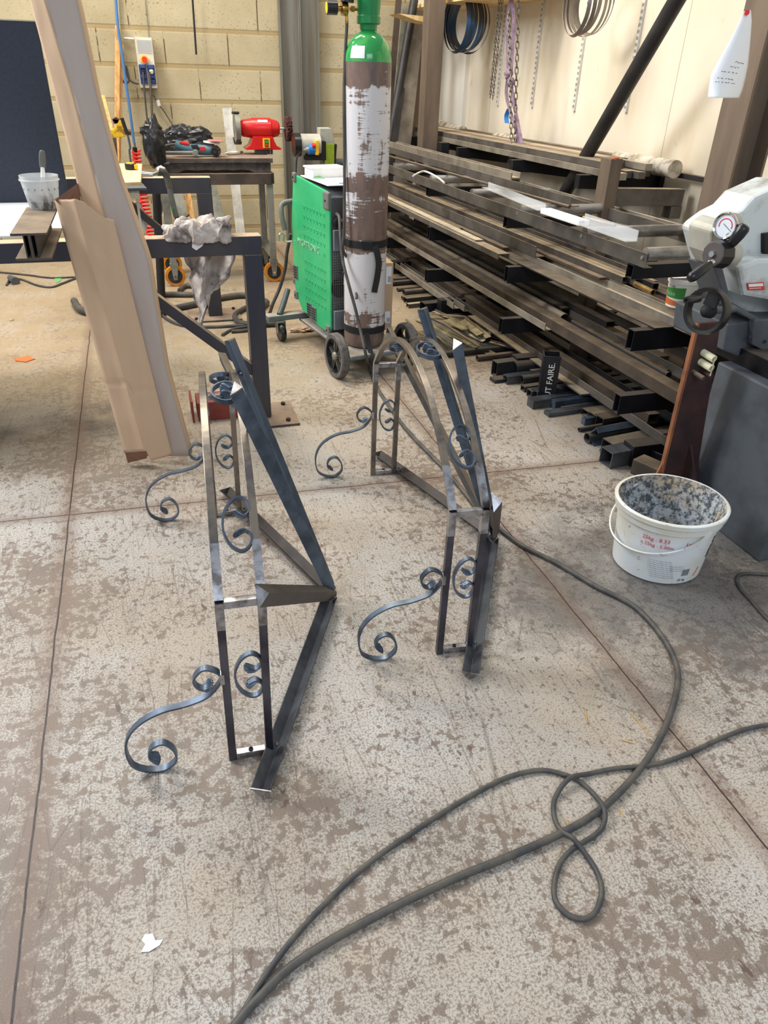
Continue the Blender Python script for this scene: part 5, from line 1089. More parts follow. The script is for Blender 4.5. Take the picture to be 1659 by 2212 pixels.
# items on the conveyor
p0 = onp(1113, 398, (0, 2.46, zr0+0.086), V((0, -SL, 1)))
tag(MB().prof(ibeam(0.032, 0.032, 0.006, 0.004), p0+V((0, 0, 0.032)), p0+V((0, 0, 0.032))+DR*2.6, roll=math.pi/2).build('h_section', 'bar_light'), 'dusty H-section bar lying on the conveyor with its end by the hanging chain', 'bar')
p0 = onp(1232, 447, (0, 2.46, zr0+0.086), V((0, -SL, 1)))
tag(MB().prof(L2(0.05, 0.045), p0, p0+DR*3.2).build('angle_bar', 'bar_steel'), 'long grey angle bar on the conveyor ending past the diagonal pipe', 'bar')
a_, b_ = onp(1230, 447, (0, 2.46, zr0+0.09), V((0, -SL, 1))), onp(842, 338, (0, 2.46, zr0+0.09), V((0, -SL, 1)))
tag(MB().cyl(a_, b_, 0.008).build('thin_rod', 'bar_brown', smooth=40), 'thin brown rod slanting across the conveyor rollers', 'rod')
a_, b_ = onp(1328, 487, (0, 2.46, zr0+0.09), V((0, -SL, 1))), onp(1260, 470, (0, 2.46, zr0+0.09), V((0, -SL, 1)))
tag(MB().pipe(a_, b_, 0.008, 0.002, 12).build('small_tube', 'gold_tube', smooth=40), 'short thin tube lying on the conveyor past the white wrapped bundle', 'tube')
T = thing('wrapped_profile', 'white paper wrapped bundle with a clear plastic profile on the conveyor', 'package', onp(1220, 462, (0, 2.46, zr0+0.09), V((0, -SL, 1))))
a_, b_ = onp(1178, 455, (0, 2.46, zr0+0.10), V((0, -SL, 1))), onp(1262, 482, (0, 2.46, zr0+0.10), V((0, -SL, 1)))
MB().bar(a_, b_, 0.055, 0.025).build('paper_wrap', 'white_sheet', T, bevel=0.005)
c_ = onp(1376, 522, (0, 2.46, zr0+0.10), V((0, -SL, 1))); MB().prof(L2(0.05, 0.04, 0.003), b_, c_).build('clear_profile', 'clear_plastic', T)
d_ = onp(1055, 405, (0, 2.46, zr0+0.09), V((0, -SL, 1))); MB().prof(L2(0.04, 0.03, 0.003), d_, a_).build('clear_profile', 'clear_plastic', T)
tag(MB().tube([onp(x, y, (0, 2.46, zr0+0.10), V((0, -SL, 1))) for x, y in ((892, 380), (915, 370), (940, 380), (960, 395))], 0.006, 8).build('white_hose', 'white_paint', smooth=60), 'thin white tube curving behind the conveyor rail near the cylinder', 'tube')
# lower tier
TIER1 = [(1.950, .040, 'L', .036, 3.36, 0, 'bar_light', 'angle_bar', 'pale-edged angle bar, outermost on the lower tier'),
 (1.996, .070, 'rhs', .052, 2.27, 0, 'bar_brown', 'box_tube', 'long brown box tube on the lower tier running behind the rusty stand'),
 (2.072, .062, 'tube', .062, 3.43, 0, 'bar_steel', 'round_pipe', 'large open-ended round pipe on the lower tier'),
 (2.140, .030, 'tube', .030, 2.58, 0, 'bar_dark', 'round_tube', 'dark open round tube on the lower tier beside the thin brassy tube'),
 (2.176, .022, 'tube', .022, 2.63, 0, 'gold_tube', 'round_tube', 'thin brassy round tube on the lower tier'),
 (2.206, .045, 'L', .045, 2.35, 0, 'bar_steel', 'angle_bar', 'grey angle bar passing left of the rusty stand on the lower tier'),
 (2.256, .060, 'solid', .020, 2.80, 0, 'bar_brown', 'flat_bar', 'brown flat bar beside the posts on the lower tier'),
 (2.402, .050, 'L', .050, 2.40, 0, 'bar_steel', 'angle_bar', 'angle bar just behind the posts on the lower tier'),
 (2.150, .045, 'solid', .012, 3.55, .046, 'bar_dark', 'flat_bar', 'dark flat bar lying over the thin tubes of the lower tier'),
 (2.210, .050, 'rhs', .030, 3.20, .047, 'bar_dark', 'box_tube', 'dark thin tube stacked beside the posts of the lower tier')]
for x, w_, kd, h_, y0, dz, m_, nm, lb_ in TIER1: lay(x, w_, kd, h_, y0, A1, dz, m_, nm, lb_)
p0 = onx(1490, 905, 2.12); p1 = onx(1655, 960, 2.3)
tag(MB().prof(L2(0.06, 0.05), onx(1470, 780, 2.62), onx(1600, 860, 2.62)+V((0, -0.15, 0.0))).build('angle_bar', 'bar_steel'), 'bent grey angle bar between the rusty stand and the machine cabinet', 'bar')
tag(MB().prof(L2(0.06, 0.03), onx(1300, 640, 2.6), onx(1598, 797, 2.6), roll=0.6).build('angle_bar', 'bar_light'), 'pale angle bar poking out under the machine beside the wall', 'bar')
# long bars resting on the rack feet
GR = [(2.078, .048, 'L', .042, 2.26, 'bar_steel', 'angle_bar', 'lowest long angle bar crossing over the offcut tubes toward the cabinet'),
 (1.984, .046, 'L', .042, 4.70, 'bar_light', 'angle_bar', 'pale angle bar ending above the scrap heap'),
 (2.034, .046, 'L', .042, 4.62, 'bar_light', 'angle_bar', 'second pale angle bar ending above the scrap heap, beside the flat one'),
 (2.022, .050, 'solid', .008, 3.03, 'bar_steel', 'flat_bar', 'flat bar with a square end left of the brown square tube'),
 (2.140, .060, 'rhs', .050, 2.63, 'bar_brown', 'box_tube', 'brown square tube with an open end over the offcut tubes'),
 (2.206, .046, 'rhs', .046, 4.10, 'bar_dark', 'box_tube', 'dark box tube low behind the pale angle bars'),
 (2.258, .050, 'L', .045, 2.50, 'bar_dark', 'angle_bar', 'dark angle bar beside the brown square tube'),
 (2.404, .060, 'rhs', .050, 2.25, 'bar_steel', 'box_tube', 'long box bar on the rack feet reaching the machine cabinet')]
for x, w_, kd, h_, y0, m_, nm, lb_ in GR: lay(x, w_, kd, h_, y0, 0.100, 0, m_, nm, lb_, yfar=(4.5 if 'square end' in lb_ else 6.6))

# ------------------------------------------------------------ offcuts on the floor, ends toward the room
OFF = [ # px of left end (bottom), kind, w, h, len, mat, turn, label, z
 ((958, 773), 'tube', .04, .04, .5, 'floor_steel', 0.0, 'short dark pipe at the far edge of the offcut row by the mesh tray'),
 ((1030, 780), 'tube', .035, .035, .55, 'bar_brown', 0.0, 'rust-coloured thin pipe next to the mesh tray'),
 ((1066, 812), 'rhs', .06, .085, .75, 'floor_steel', 0.03, 'large dark box tube at the start of the offcut row'),
 ((1063, 825), 'solid', .06, .02, .5, 'floor_steel', 0.0, 'flat plate under the large dark box tube'),
 ((1090, 828), 'rhs', .05, .045, .6, 'mill_dark', 0.0, 'blue-black box tube under the open round pipe'),
 ((1107, 812), 'tube', .08, .085, .6, 'floor_steel', 0.02, 'biggest open round pipe in the offcut row'),
 ((1125, 830), 'tube', .05, .05, .6, 'floor_steel', 0.0, 'medium open round pipe right below the biggest one'),
 ((1143, 815), 'tube', .04, .045, .5, 'bar_brown', 0.0, 'brownish small round pipe left of the upright tube'),
 ((1128, 845), 'rhs', .04, .03, .8, 'floor_steel', 0.02, 'thin box tube left of the upright tube, second layer'),
 ((1142, 858), 'rhs', .05, .04, .8, 'floor_steel', 0.0, 'thin box tube just above the upright tube foot'),
 ((1152, 862), 'rhs', .06, .05, .8, 'mill_dark', 0.02, 'box tube running behind the upright tube'),
 ((1144, 880), 'solid', .06, .045, .8, 'mill_dark', 0.0, 'blue-black bar emerging left of the upright tube foot'),
 ((1192, 882), 'solid', .05, .045, .35, 'mill_blue', 0.0, 'blue steel channel piece with a drilled hole right of the upright tube'),
 ((1210, 887), 'tube', .022, .022, .35, 'floor_steel', 0.0, 'thin short rod below the drilled blue piece'),
 ((1180, 898), 'solid', .05, .02, .4, 'mill_dark', 0.0, 'flat dark strip lying nearest the open floor, left of centre'),
 ((1262, 900), 'rhs', .06, .035, .8, 'bar_dark', 0.0, 'wide dusty box tube in the middle of the offcut row'),
 ((1278, 915), 'rhs', .055, .05, .8, 'bar_dark', 0.0, 'box tube with a bright rim around its open end'),
 ((1290, 922), 'rhs', .07, .055, .8, 'floor_steel', 0.02, 'dark wide box tube with a thin blue piece before it'),
 ((1258, 917), 'solid', .03, .035, .07, 'mill_blue', 0.0, 'small pale blue steel piece in front of the box tubes'),
 ((1250, 933), 'tube', .022, .022, .3, 'floor_steel', 0.05, 'thin black rod with a pointed end in the offcut row'),
 ((1292, 940), 'rhs', .05, .03, .8, 'bar_dark', 0.06, 'slanting flat box tube over the blue-grey channel'),
 ((1266, 957), 'tube', .05, .05, .35, 'floor_steel', 0.0, 'dark round tube end beside the blue-grey channel'),
 ((1285, 966), 'C', .10, .07, .8, 'mill_blue', 0.03, 'large blue-grey lipped channel in the front of the offcut row'),
 ((1306, 985), 'rhs', .07, .075, .75, 'bar_dark', 0.05, 'tall dark box tube, second nearest in the offcut row'),
 ((1305, 1005), 'rhs', .08, .075, .30, 'mill_dark', 0.03, 'short blue-grey box tube at the very front of the offcut row'),
]
for k, (px, kind, w_, h_, L_, m_, turn, lab) in enumerate(OFF):
    p0 = onz(*px); z_ = h_/2+0.001+(0.0 if k % 2 else 0.0); p0.z = z_
    d = V((math.cos(turn+0.08), math.sin(turn+0.08), 0)); p1 = p0+d*L_; m = MB()
    if px[1] < 700: continue
    if kind == 'rhs': m.rhs(p0, p1, w_, h_, 0.004)
    elif kind == 'tube': m.pipe(p0, p1, h_/2, 0.004)
    elif kind == 'solid': m.bar(p0, p1, w_, h_)
    elif kind == 'C': m.prof([(-.05, -.035), (.05, -.035), (.05, .0), (.046, .0), (.046, -.031), (-.046, -.031), (-.046, .031), (-.02, .031), (-.02, .035), (-.05, .035)], p0, p1, roll=0.7)
    tag(m.build('steel_offcut', m_, smooth=40 if kind == 'tube' else 0), lab, 'offcut', 'steel offcuts on the floor under the rack')
OFF2 = [((872, 640), .05, 'bar_brown'), ((845, 618), .04, 'bar_dark'), ((835, 612), .04, 'bar_dark'), ((868, 648), .03, 'bar_brown'), ((875, 655), .04, 'bar_dark'), ((880, 665), .03, 'bar_steel'), ((912, 672), .06, 'arm_black'), ((858, 630), .03, 'bar_brown')]
l2 = ['open pipe end on the floor right of the carton', 'small pipe stub behind the open pipe end', 'farthest pipe stub against the carton', 'box offcut just below the open pipe end', 'dark box offcut third from the carton', 'thin flat offcut nearest the front of the far row', 'black box tube end in front of the far row', 'thin tan offcut level with the open pipe end']
for (px, h_, m_), lab in zip(OFF2, l2):
    p0 = onz(*px); p0.z = h_/2+0.001; p1 = p0+V((0.7, 0.1, 0)); m = MB()
    (m.pipe(p0, p1, h_/2, 0.004) if 'pipe' in lab else m.rhs(p0, p1, h_*1.3, h_, 0.003)); tag(m.build('steel_offcut', m_, smooth=40 if 'pipe' in lab else 0), lab, 'offcut', 'steel offcuts beside the carton')
# upright tube with chalk writing
p = onz(1182, 866); ut = V((p.x+0.005, p.y+0.03, 0)); hgt = 0.0
top_ = ony(1187, 765, ut.y); hgt = top_.z
T = thing('upright_box_tube', 'black square tube standing on end with white chalk writing', 'tube', ut)
ra = math.radians(25); MB().rhs(ut, ut+V((0, 0, hgt)), 0.088, 0.088, 0.004, up=(math.sin(ra), math.cos(ra), 0)).build('tube', 'arm_black', T)
fx = V((math.cos(ra), -math.sin(ra), 0)); fn_ = V((-math.sin(ra), -math.cos(ra), 0))
text('PUT FAIRE.', 0.044, ut+fn_*0.045+fx*0.018+V((0, 0, 0.006)), (0, 0, 1), -fx, 'white_ink', T)
# square cross bar on floor by the jack stand, drilled strap
pa, pb = onz(1368, 1025), onz(1440, 1060); d = (pb-pa).normalized()
tag(MB().bar(pa+V((0.03, 0.03, 0.036)), pb+V((0.05, 0.0, 0.036)), 0.085, 0.07).build('steel_block', 'bar_brown', bevel=0.004), 'brown square steel bar pointing at the white pail', 'bar')
T = thing('hinged_strap', 'black flat strap with a bolt lying by the rusty stand', 'bar', onz(1410, 985)); pa, pb = onz(1405, 985, 0.04), onz(1460, 1010, 0.04)
MB().bar(pa, pb, 0.008, 0.06).build('strap_plate', 'arm_black', T, bevel=0.002); MB().cyl(pa+V((0.03, -0.01, 0)), pa+V((0.03, 0.0, 0)), 0.008, n=8).build('bolt', 'chrome', T)

# ------------------------------------------------------------ scrap heap and mesh tray
random.seed(3)
T = thing('mesh_tray', 'grey perforated metal tray half buried at the edge of the scrap heap', 'tray', onz(1010, 765))
a_, b_ = onz(985, 765), onz(1105, 758)
dd = (b_-a_).normalized(); nn = V((-dd.y, dd.x, 0)); La = (b_-a_).length
mb = MB(); hq = 0.055; nxx, nzz = 34, 6
for i in range(nxx+1): mb.bar(a_+dd*(La*i/nxx), a_+dd*(La*i/nxx)+V((0, 0, hq)), 0.0022, 0.0022, up=nn)
for j in range(nzz+1): mb.bar(a_+V((0, 0, hq*j/nzz)), b_+V((0, 0, hq*j/nzz)), 0.0022, 0.0022)
mb.build('mesh_side', 'scrap_grey', T)
MB().poly([a_, b_, b_+nn*0.3, a_+nn*0.3], (0, 0, 0.003)).build('tray_floor', 'scrap_grey', T)
SC = [((905, 690), (1070, 768), .035, 'scrap_light', 'long pale angle strip across the front of the scrap heap'), ((910, 680), (1040, 742), .03, 'scrap_grey', 'long grey strip behind the front angle strip of the scrap heap'),
 ((930, 678), (1030, 686), .025, 'scrap_light', 'pale strip lying level at the top of the scrap heap'), ((970, 690), (1012, 712), .05, 'scrap_light', 'pale triangular offcut near the top of the scrap heap'),
 ((1005, 690), (1045, 720), .05, 'scrap_light', 'broad pale blade-shaped offcut in the scrap heap'), ((925, 705), (985, 745), .05, 'scrap_grey', 'grooved grey strip at the left of the scrap heap'),
 ((920, 715), (975, 765), .05, 'scrap_grey', 'second grooved grey strip at the lower left of the scrap heap'), ((890, 712), (945, 750), .06, 'scrap_light', 'wide pale sheet offcut flat on the floor left of the scrap heap'),
 ((1030, 690), (1075, 715), .03, 'scrap_light', 'pale strip at the right end of the scrap heap'), ((1050, 720), (1105, 740), .03, 'bar_dark', 'dark square offcut sticking out at the right of the scrap heap'),
 ((1045, 705), (1062, 728), .04, 'bar_steel', 'small dusty block offcut in the middle right of the scrap heap'), ((960, 700), (1035, 748), .02, 'bar_brown', 'thin brown rod across the middle of the scrap heap'),
 ((940, 672), (1000, 700), .03, 'bar_steel', 'dusty flat offcut at the back of the scrap heap'), ((990, 705), (1050, 735), .03, 'bar_light', 'light flat offcut under the blade-shaped piece'),
 ((878, 690), (915, 735), .015, 'bar_brown', 'thin tan strip on the floor at the far left of the scrap heap'), ((1060, 738), (1112, 752), .025, 'bar_steel', 'dusty rod just above the mesh tray')]
for k, (a, b, w_, m_, lab) in enumerate(SC):
    z_ = 0.008+0.012*(k % 6) if k not in (7, 14) else 0.004
    pa, pb = onz(*a, z_), onz(*b, z_); o_ = MB()
    (o_.prof(L2(w_, w_*0.5, 0.003), pa, pb, roll=0.3*(k % 3)) if k % 3 != 2 else o_.bar(pa, pb, w_, 0.006)); tag(o_.build('scrap_strip', m_), lab, 'scrap', 'scrap strips in the heap before the rack')
# ============================================================ RIGHT WALL
WX = 2.9
for i, (b, t, lab) in enumerate((((958, 222), (968, 60), 'leftmost slotted shelf rail on the plywood wall, behind the tall post'), ((1076, 228), (1098, 40), 'slotted shelf rail on the plywood wall behind the doubled thin chain'), ((1150, 232), (1182, 0), 'slotted shelf rail on the plywood wall right of the hanging sling'), ((1241, 240), (1280, -30), 'slotted shelf rail below the grey blade coil'), ((1353, 243), (1402, -30), 'slotted shelf rail nearest the diagonal pipe'))):
    p = onx(*b, WX); q = onx(*t, WX); T = thing('shelf_rail', lab, 'shelf rail', p+V((-0.01, 0, 0)), 'slotted shelf rails on the plywood wall')
    mb = MB(); z1 = 2.3
    mb.prof(CH(0.026, 0.014, 0.002), (WX-0.0005, p.y, p.z), (WX-0.0005, p.y, z1), up=(-1, 0, 0)); mb.v = [V((2*WX-0.0145-v.x-0.0005, v.y, v.z)) for v in mb.v]; mb.build('channel', 'white_paint', T)
    sl_ = MB(); z = p.z+0.02
    while z < z1-0.03:
        for dy in (-0.006, 0.006): sl_.box(WX-0.0156, WX-0.0150, p.y+dy-0.002, p.y+dy+0.002, z, z+0.016)
        z += 0.032
    sl_.build('slots', 'matt_black', T)
# shelf board overhead
tag(MB().box(2.45, 2.9, 5.25, 7.45, 1.93, 1.96).build('shelf_board', 'wood_light', bevel=0.002), 'pale wooden shelf board at the top above the hanging chains', 'shelf')
# blade coils
def coil(cpx, X, rad, n, mat, label, width, ax, fan):
    c = onx(*cpx, X); T = thing('blade_coil', label, 'saw blades', c)
    for k in range(n):
        a = V(ax).normalized(); a = (a+V((0, fan*(k-(n-1)/2)/n, 0.03*math.sin(k*2.0)))).normalized(); r_, u_, _ = basis(a)
        rr = rad*(1-0.025*(k % 3)); cc_ = c+a*(0.026*(k-(n-1)/2))+V((0, 0, rad-rr))
        P = [cc_+r_*(rr*math.cos(i*math.tau/56))+u_*(rr*1.06*math.sin(i*math.tau/56)) for i in range(56)]
        MB().sweep(P, [(-width/2, -0.0008), (width/2, -0.0008), (width/2, 0.0008), (-width/2, 0.0008)], closed=True, fixed=None, up=c-P[0]).build('blade_loop', mat, T, smooth=50)
    return T, c
T, c = coil((1004, 50), 2.60, 0.185, 7, 'blade_blue', 'coil of blue-grey saw blades hanging at the top between the tall post and the chains', 0.030, (0.95, 0.30, 0.0), 0.35)
T.location = T.location
T2, c2 = coil((1268, 8), 2.60, 0.150, 6, 'blade_grey', 'coil of dull grey saw blades hanging on the plywood wall at the top centre right', 0.022, (0.98, 0.12, 0.0), 0.35)
# chains
def chain(top, bot, X, wire, ll, label, mat='chain_steel'):
    a, b = onx(*top, X), onx(*bot, X); d = (b-a); n = int(d.length/(ll*0.78)); d.normalize(); mb = MB()
    r_, u_, _ = basis(d)
    for i in range(n):
        c = a+d*(ll*0.78*(i+0.5)); s_ = r_ if i % 2 else u_
        s_ = (s_+ (u_ if i % 2 else r_)*0.25).normalized()
        P = [c+d*(ll*0.5-ll*0.28)*(1 if math.cos(q) > 0 else -1)+d*(ll*0.28*math.cos(q))+s_*(ll*0.28*math.sin(q)) for q in [k*math.tau/12 for k in range(12)]]
        mb.sweep(P, [(wire*math.cos(j*math.tau/6), wire*math.sin(j*math.tau/6)) for j in range(6)], closed=True)
    return tag(mb.build('chain', mat, smooth=60), label, 'chain')
chain((1080, -10), (1058, 218), 2.62, 0.0028, 0.030, 'left strand of the thin doubled chain hanging beside the blue blade coil')
chain((1086, -10), (1064, 218), 2.60, 0.0028, 0.030, 'right strand of the thin doubled chain hanging beside the blue blade coil')
chain((1121, -10), (1113, 250), 2.55, 0.0036, 0.048, 'single coarse chain hanging to the right of the violet sling')
chain((1099, 20), (1106, 378), 2.50, 0.0034, 0.042, 'coarse chain hanging inside the violet sling down to the conveyor')
chain((1112, 250), (1115, 385), 2.55, 0.0036, 0.048, 'lower end of the coarse chain resting by the H-section end')
# violet sling
def ribbon(px, X, w_, mat, nm, label, par=None):
    P = smooth_pts([onx(x, y, X) for x, y in px], 5)
    o = MB().sweep(P, [(-0.0015, -w_/2), (0.0015, -w_/2), (0.0015, w_/2), (-0.0015, w_/2)], fixed=V((0.86, -0.5, 0)).normalized()).build(nm, mat, par, smooth=60)
    return tag(o, label, 'sling') if par is None else o
T = thing('lifting_sling', 'violet webbing lifting sling with a knot, hanging with the chains', 'sling', onx(1100, 160, 2.56))
for px in ([(1103, 0), (1097, 40), (1097, 100), (1098, 155)], [(1105, 0), (1110, 40), (1107, 100), (1104, 155)], [(1097, 170), (1094, 205), (1104, 245), (1118, 285), (1124, 330), (1122, 350)], [(1104, 175), (1108, 215), (1118, 262), (1126, 310), (1124, 358)], [(1115, 300), (1108, 330), (1098, 352)]):
    ribbon(px, 2.56, 0.024, 'sling_violet', 'strap_run', None, T)
MB().blob(onx(1099, 160, 2.55), (0.03, 0.03, 0.035), 0.25, 3, 2, 20, 14).build('knot', 'sling_violet', T, smooth=60); MB().blob(onx(1104, 178, 2.55), (0.028, 0.028, 0.03), 0.3, 3, 7, 20, 14).build('knot', 'sling_violet', T, smooth=60)
tag(MB().sweep(smooth_pts([onx(x, y, 2.6) for x, y in ((1100, 235), (1094, 250), (1095, 266))], 4), [(-0.001, -0.016), (0.001, -0.016), (0.001, 0.016), (-0.001, 0.016)], fixed=V((0.86, -0.5, 0)).normalized()).build('blue_strap', 'blue_plastic'), 'short blue strap end hanging behind the violet sling', 'strap')
# diagonal pipe
pa, pb = onx(1168, 507, 2.55), onx(1462, 0, 2.50); d = (pb-pa).normalized()
pa2 = pa+d*((pa.z-0.02)/-d.z) if d.z > 0 else pa
tag(MB().cyl(pa2, pa+d*2.05, 0.040, 0.040, 24).build('long_pipe', 'bar_dark', smooth=40), 'long dark pipe leaning diagonally across the plywood wall', 'pipe')
# bundle of profiles on wall brackets
def wl(px, X): return onx(*px, X)
yn, yf_ = 3.65, 7.35; zb_ = 1.02
for i in range(4):
    Y = (3.95, 4.80, 5.75, 6.9)[i]; zt_ = zb_-0.002+SL*(Y-yn)
    T = thing('steel_bracket', ('black wall bracket under the near end of the wrapped profile bundle', 'black wall bracket behind the conveyor beside the hanging chain', 'black wall bracket under the middle of the bundle behind the H-section', 'farthest black wall bracket behind the tall post')[i], 'bracket', (2.6, Y, zt_-0.08), 'wall brackets under the bundle')
    MB().poly([(2.36, Y-0.025, zt_), (2.898, Y-0.025, zt_), (2.898, Y-0.025, zt_-0.15), (2.80, Y-0.025, zt_-0.11), (2.50, Y-0.025, zt_-0.075), (2.36, Y-0.025, zt_-0.07)], (0, 0.05, 0)).build('arm', 'arm_black', T, bevel=0.002)
    MB().box(2.87, 2.898, Y-0.05, Y+0.05, zt_-0.16, zt_).build('wall_plate', 'arm_black', T)
WLB = [('front', 0), ('second', 1), ('third', 2), ('fourth', 3), ('fifth', 4), ('sixth', 5)]
random.seed(5)
for r_ in (0, 1):
    for nm_, c_ in WLB:
        x = 2.452+0.050*c_+0.004*r_; z = zb_+0.037*r_; y0 = yn+[0.0, .25, .1, .05, .35, .15, .12, .3, .2, .28, .08, .4][c_+6*r_]
        z += SL*(y0-yn)
        m = MB().bar(V((x, y0, z+0.018)), V((x, y0, z+0.018))+V((0, 1, SL))*(yf_-y0), 0.044, 0.035)
        tag(m.build('steel_profile', ['bar_light', 'bar_brown', 'bar_steel', 'bar_steel', 'bar_brown', 'bar_steel'][(c_+2*r_) % 6], bevel=0.001), 'long steel profile, %s from the room side in the %s layer on the wall brackets' % (nm_, ('bottom', 'top')[r_]), 'bar', 'profiles stacked on the wall brackets')
tag(MB().bar((2.86, 3.35, zb_+0.02), V((2.86, 3.35, zb_+0.02))+V((0, 1, SL))*2.0, 0.035, 0.025).build('steel_profile', 'bar_dark'), 'dark bar sticking out farthest past the film-wrapped end, against the wall', 'bar')
T = thing('film_wrapped_bars', 'plastic-wrapped bars lying behind the stack on the wall brackets', 'package', (2.79, 5, zb_))
q0 = V((2.79, yn+0.1, zb_+0.048)); AL = lambda y: q0+V((0, 1, SL))*(y-q0.y)
MB().bar(q0, AL(6.9), 0.06, 0.05).build('bars', 'bar_brown', T, bevel=0.004)
MB().tube([AL(3.68), AL(3.78), AL(4.0), AL(4.25)], 0.046, 14).build('film_end', 'wrap_film', T, smooth=60)
MB().tube([AL(5.6), AL(6.0)], 0.042, 12).build('film_band', 'wrap_film', T, smooth=60)
MB().tube([AL(6.7), AL(7.0), AL(7.25)+V((0, 0, 0.02))], 0.048, 12).build('film_end', 'wrap_film', T, smooth=60)
# leaning stock in the corner
CR = [((895, 0), (843, 300), 7.0, 'cyl', .035, 'bar_dark', 'long_pipe', 'dark round pipe leaning in the corner right of the gas cylinder', 'pipe'),
      ((862, -10), (836, 300), 7.2, 'bar', .05, 'bar_brown', 'steel_bar', 'brown steel bar leaning farthest left in the corner', 'bar'),
      ((878, 10), (850, 300), 7.3, 'bar', .07, 'galv', 'sheet_strip', 'pale sheet strip leaning behind the dark corner pipe', 'sheet'),
      ((900, 50), (874, 300), 7.0, 'bar', .12, 'bar_light', 'sheet_strip', 'wide dusty sheet strip with a slanted top leaning in the corner', 'sheet'),
      ((920, 60), (895, 300), 7.1, 'bar', .05, 'post_brown', 'steel_bar', 'narrow brown bar leaning against the tall post', 'bar'),
      ((908, -10), (906, 240), 7.42, 'bar', .12, 'white_paint', 'leaning_board', 'narrow white panel standing in the corner behind the leaning strips', 'panel'),
      ((868, 190), (852, 310), 6.9, 'bar', .05, 'bar_dark', 'steel_bar', 'short dark bars leaning low in the corner beside the cylinder', 'bar')]
for a, b, Y, kd, w_, m_, nm, lab, cat in CR:
    pa, pb = ony(*a, Y), ony(*b, Y-0.15); d = (pb-pa).normalized(); pb = pa+d*((pa.z-0.03)/-d.z); m = MB()
    (m.cyl(pa, pb, w_, n=20) if kd == 'cyl' else m.bar(pa, pb, w_, 0.02, up=(0, 1, 0))); tag(m.build(nm, m_, smooth=40 if kd == 'cyl' else 0), lab, cat)
tag(MB().poly([ony(860, 29, 6.6), ony(925, 36, 6.6), ony(925, 50, 6.6), ony(900, 44, 6.6)], (0, 0.25, 0)).build('shelf_tip', 'wood_light'), 'pale pointed board end sticking out left of the tall post', 'board')
# paper pinned to the column
T = thing('pinned_paper', 'white drawing sheet pinned to the brown steel column and curling to the left', 'paper', ony(1600, 120, 2.88))
def pap(u, v):
    # four corners in the picture: pin top, left edge bowing out, bottom
    lx_ = [(1607, 25), (1598, 45), (1575, 90), (1555, 125), (1536, 160), (1531, 190), (1529, 211)]; rx_ = [(1622, 22), (1624, 45), (1621, 90), (1616, 140), (1610, 170), (1604, 195), (1597, 212)]
    k = v*6; i = min(int(k), 5); f = k-i; a = V(lx_[i])*(1-f)+V(lx_[i+1])*f; b = V(rx_[i])*(1-f)+V(rx_[i+1])*f
    lx = a*(1-u)+b*u; return ony(lx.x, lx.y, 2.88-0.10*math.sin((1-u)*2.2)*v+0.05*(1-u)*v)
MB().grid(pap, 14, 28).build('sheet', 'paper', T, smooth=60, solid=0.0006)
ik = MB(); random.seed(2)
for (y0, xa_, xb_) in ((0.50, 0.55, 0.85), (0.56, 0.45, 0.72), (0.62, 0.25, 0.7), (0.70, 0.2, 0.7), (0.75, 0.15, 0.75)):
    u_ = xa_
    while u_ < xb_:
        w_ = random.uniform(0.02, 0.06); p = pap(u_, y0+random.uniform(-.006, .006)); q = pap(u_+w_, y0+random.uniform(-.006, .006)); ik.bar(p+V((0, -0.0015, 0)), q+V((0, -0.0015, 0)), 0.0012, 0.0016); u_ += w_+random.uniform(0.02, 0.07)
ik.build('handwriting', 'ink', T)
MB().cyl(ony(1614, 27, 2.875), ony(1614, 27, 2.865), 0.009).build('red_pin', 'red', T)

# ============================================================ FRUIT BUCKET ON THE RACK
fb = shelf(1466, 660, A2+0.0455); T = thing('food_bucket', 'small white yoghurt bucket with a green fruit label standing on the upper rack tier', 'bucket', fb)
rf_ = (onz(1498, 595, fb.z+0.1)-onz(1433, 595, fb.z+0.1)).length/2*0.93; hf = ony(1462, 600, fb.y).z-fb.z
MB().lathe([(0, 0), (rf_*0.86, 0), (rf_*0.97, hf*0.84), (rf_*1.0, hf*0.85)], fb, n=40).build('tub_wall', 'white_sheet', T, smooth=40)
MB().lathe([(rf_*1.0, hf*0.84), (rf_*1.04, hf*0.85), (rf_*1.04, hf*0.97), (rf_*0.98, hf), (rf_*0.95, hf*0.96), (0, hf*0.95)], fb, n=40).build('lid', 'white_sheet', T, smooth=40)
vdir = (V((0, 0, 0))-V((fb.x, fb.y, 0))).normalized(); a0_ = math.atan2(vdir.y, vdir.x)
def fpt(a, z, dr=0.0012): r = rf_*(0.86+0.11*z/(hf*0.84))+dr; return fb+V((r*math.cos(a0_+a), r*math.sin(a0_+a), z))
MB().grid(lambda u, v: fpt(-1.5+u*1.75-0.25*v*0, hf*(0.34+0.30*v+0.10*u*v), 0.001), 16, 6).build('green_label', 'green_button', T, smooth=60)
MB().grid(lambda u, v: fpt(-1.5+u*1.3, hf*(0.08+0.26*v-0.10*u*v), 0.001), 16, 6).build('fruit_picture', 'orange_chip', T, smooth=60)
MB().grid(lambda u, v: fpt(-0.2+u*1.0, hf*(0.02+0.10*v), 0.001), 12, 4).build('green_band', 'leaf_green', T, smooth=60)
ob = text('fraise', hf*0.24, (0, 0, 0), (1, 0, 0), (0, 1, 0), 'white_ink', T, 0.0003)
for vv in ob.data.vertices: p = vv.co+fb; vv.co = fpt(-1.35+p.x/rf_, hf*0.42+p.y, 0.002)-fb
ob = text('fruix', hf*0.16, (0, 0, 0), (1, 0, 0), (0, 1, 0), 'ink', T, 0.0003)
for vv in ob.data.vertices: p = vv.co+fb; vv.co = fpt(-1.05+p.x/rf_, hf*0.70+p.y, 0.002)-fb
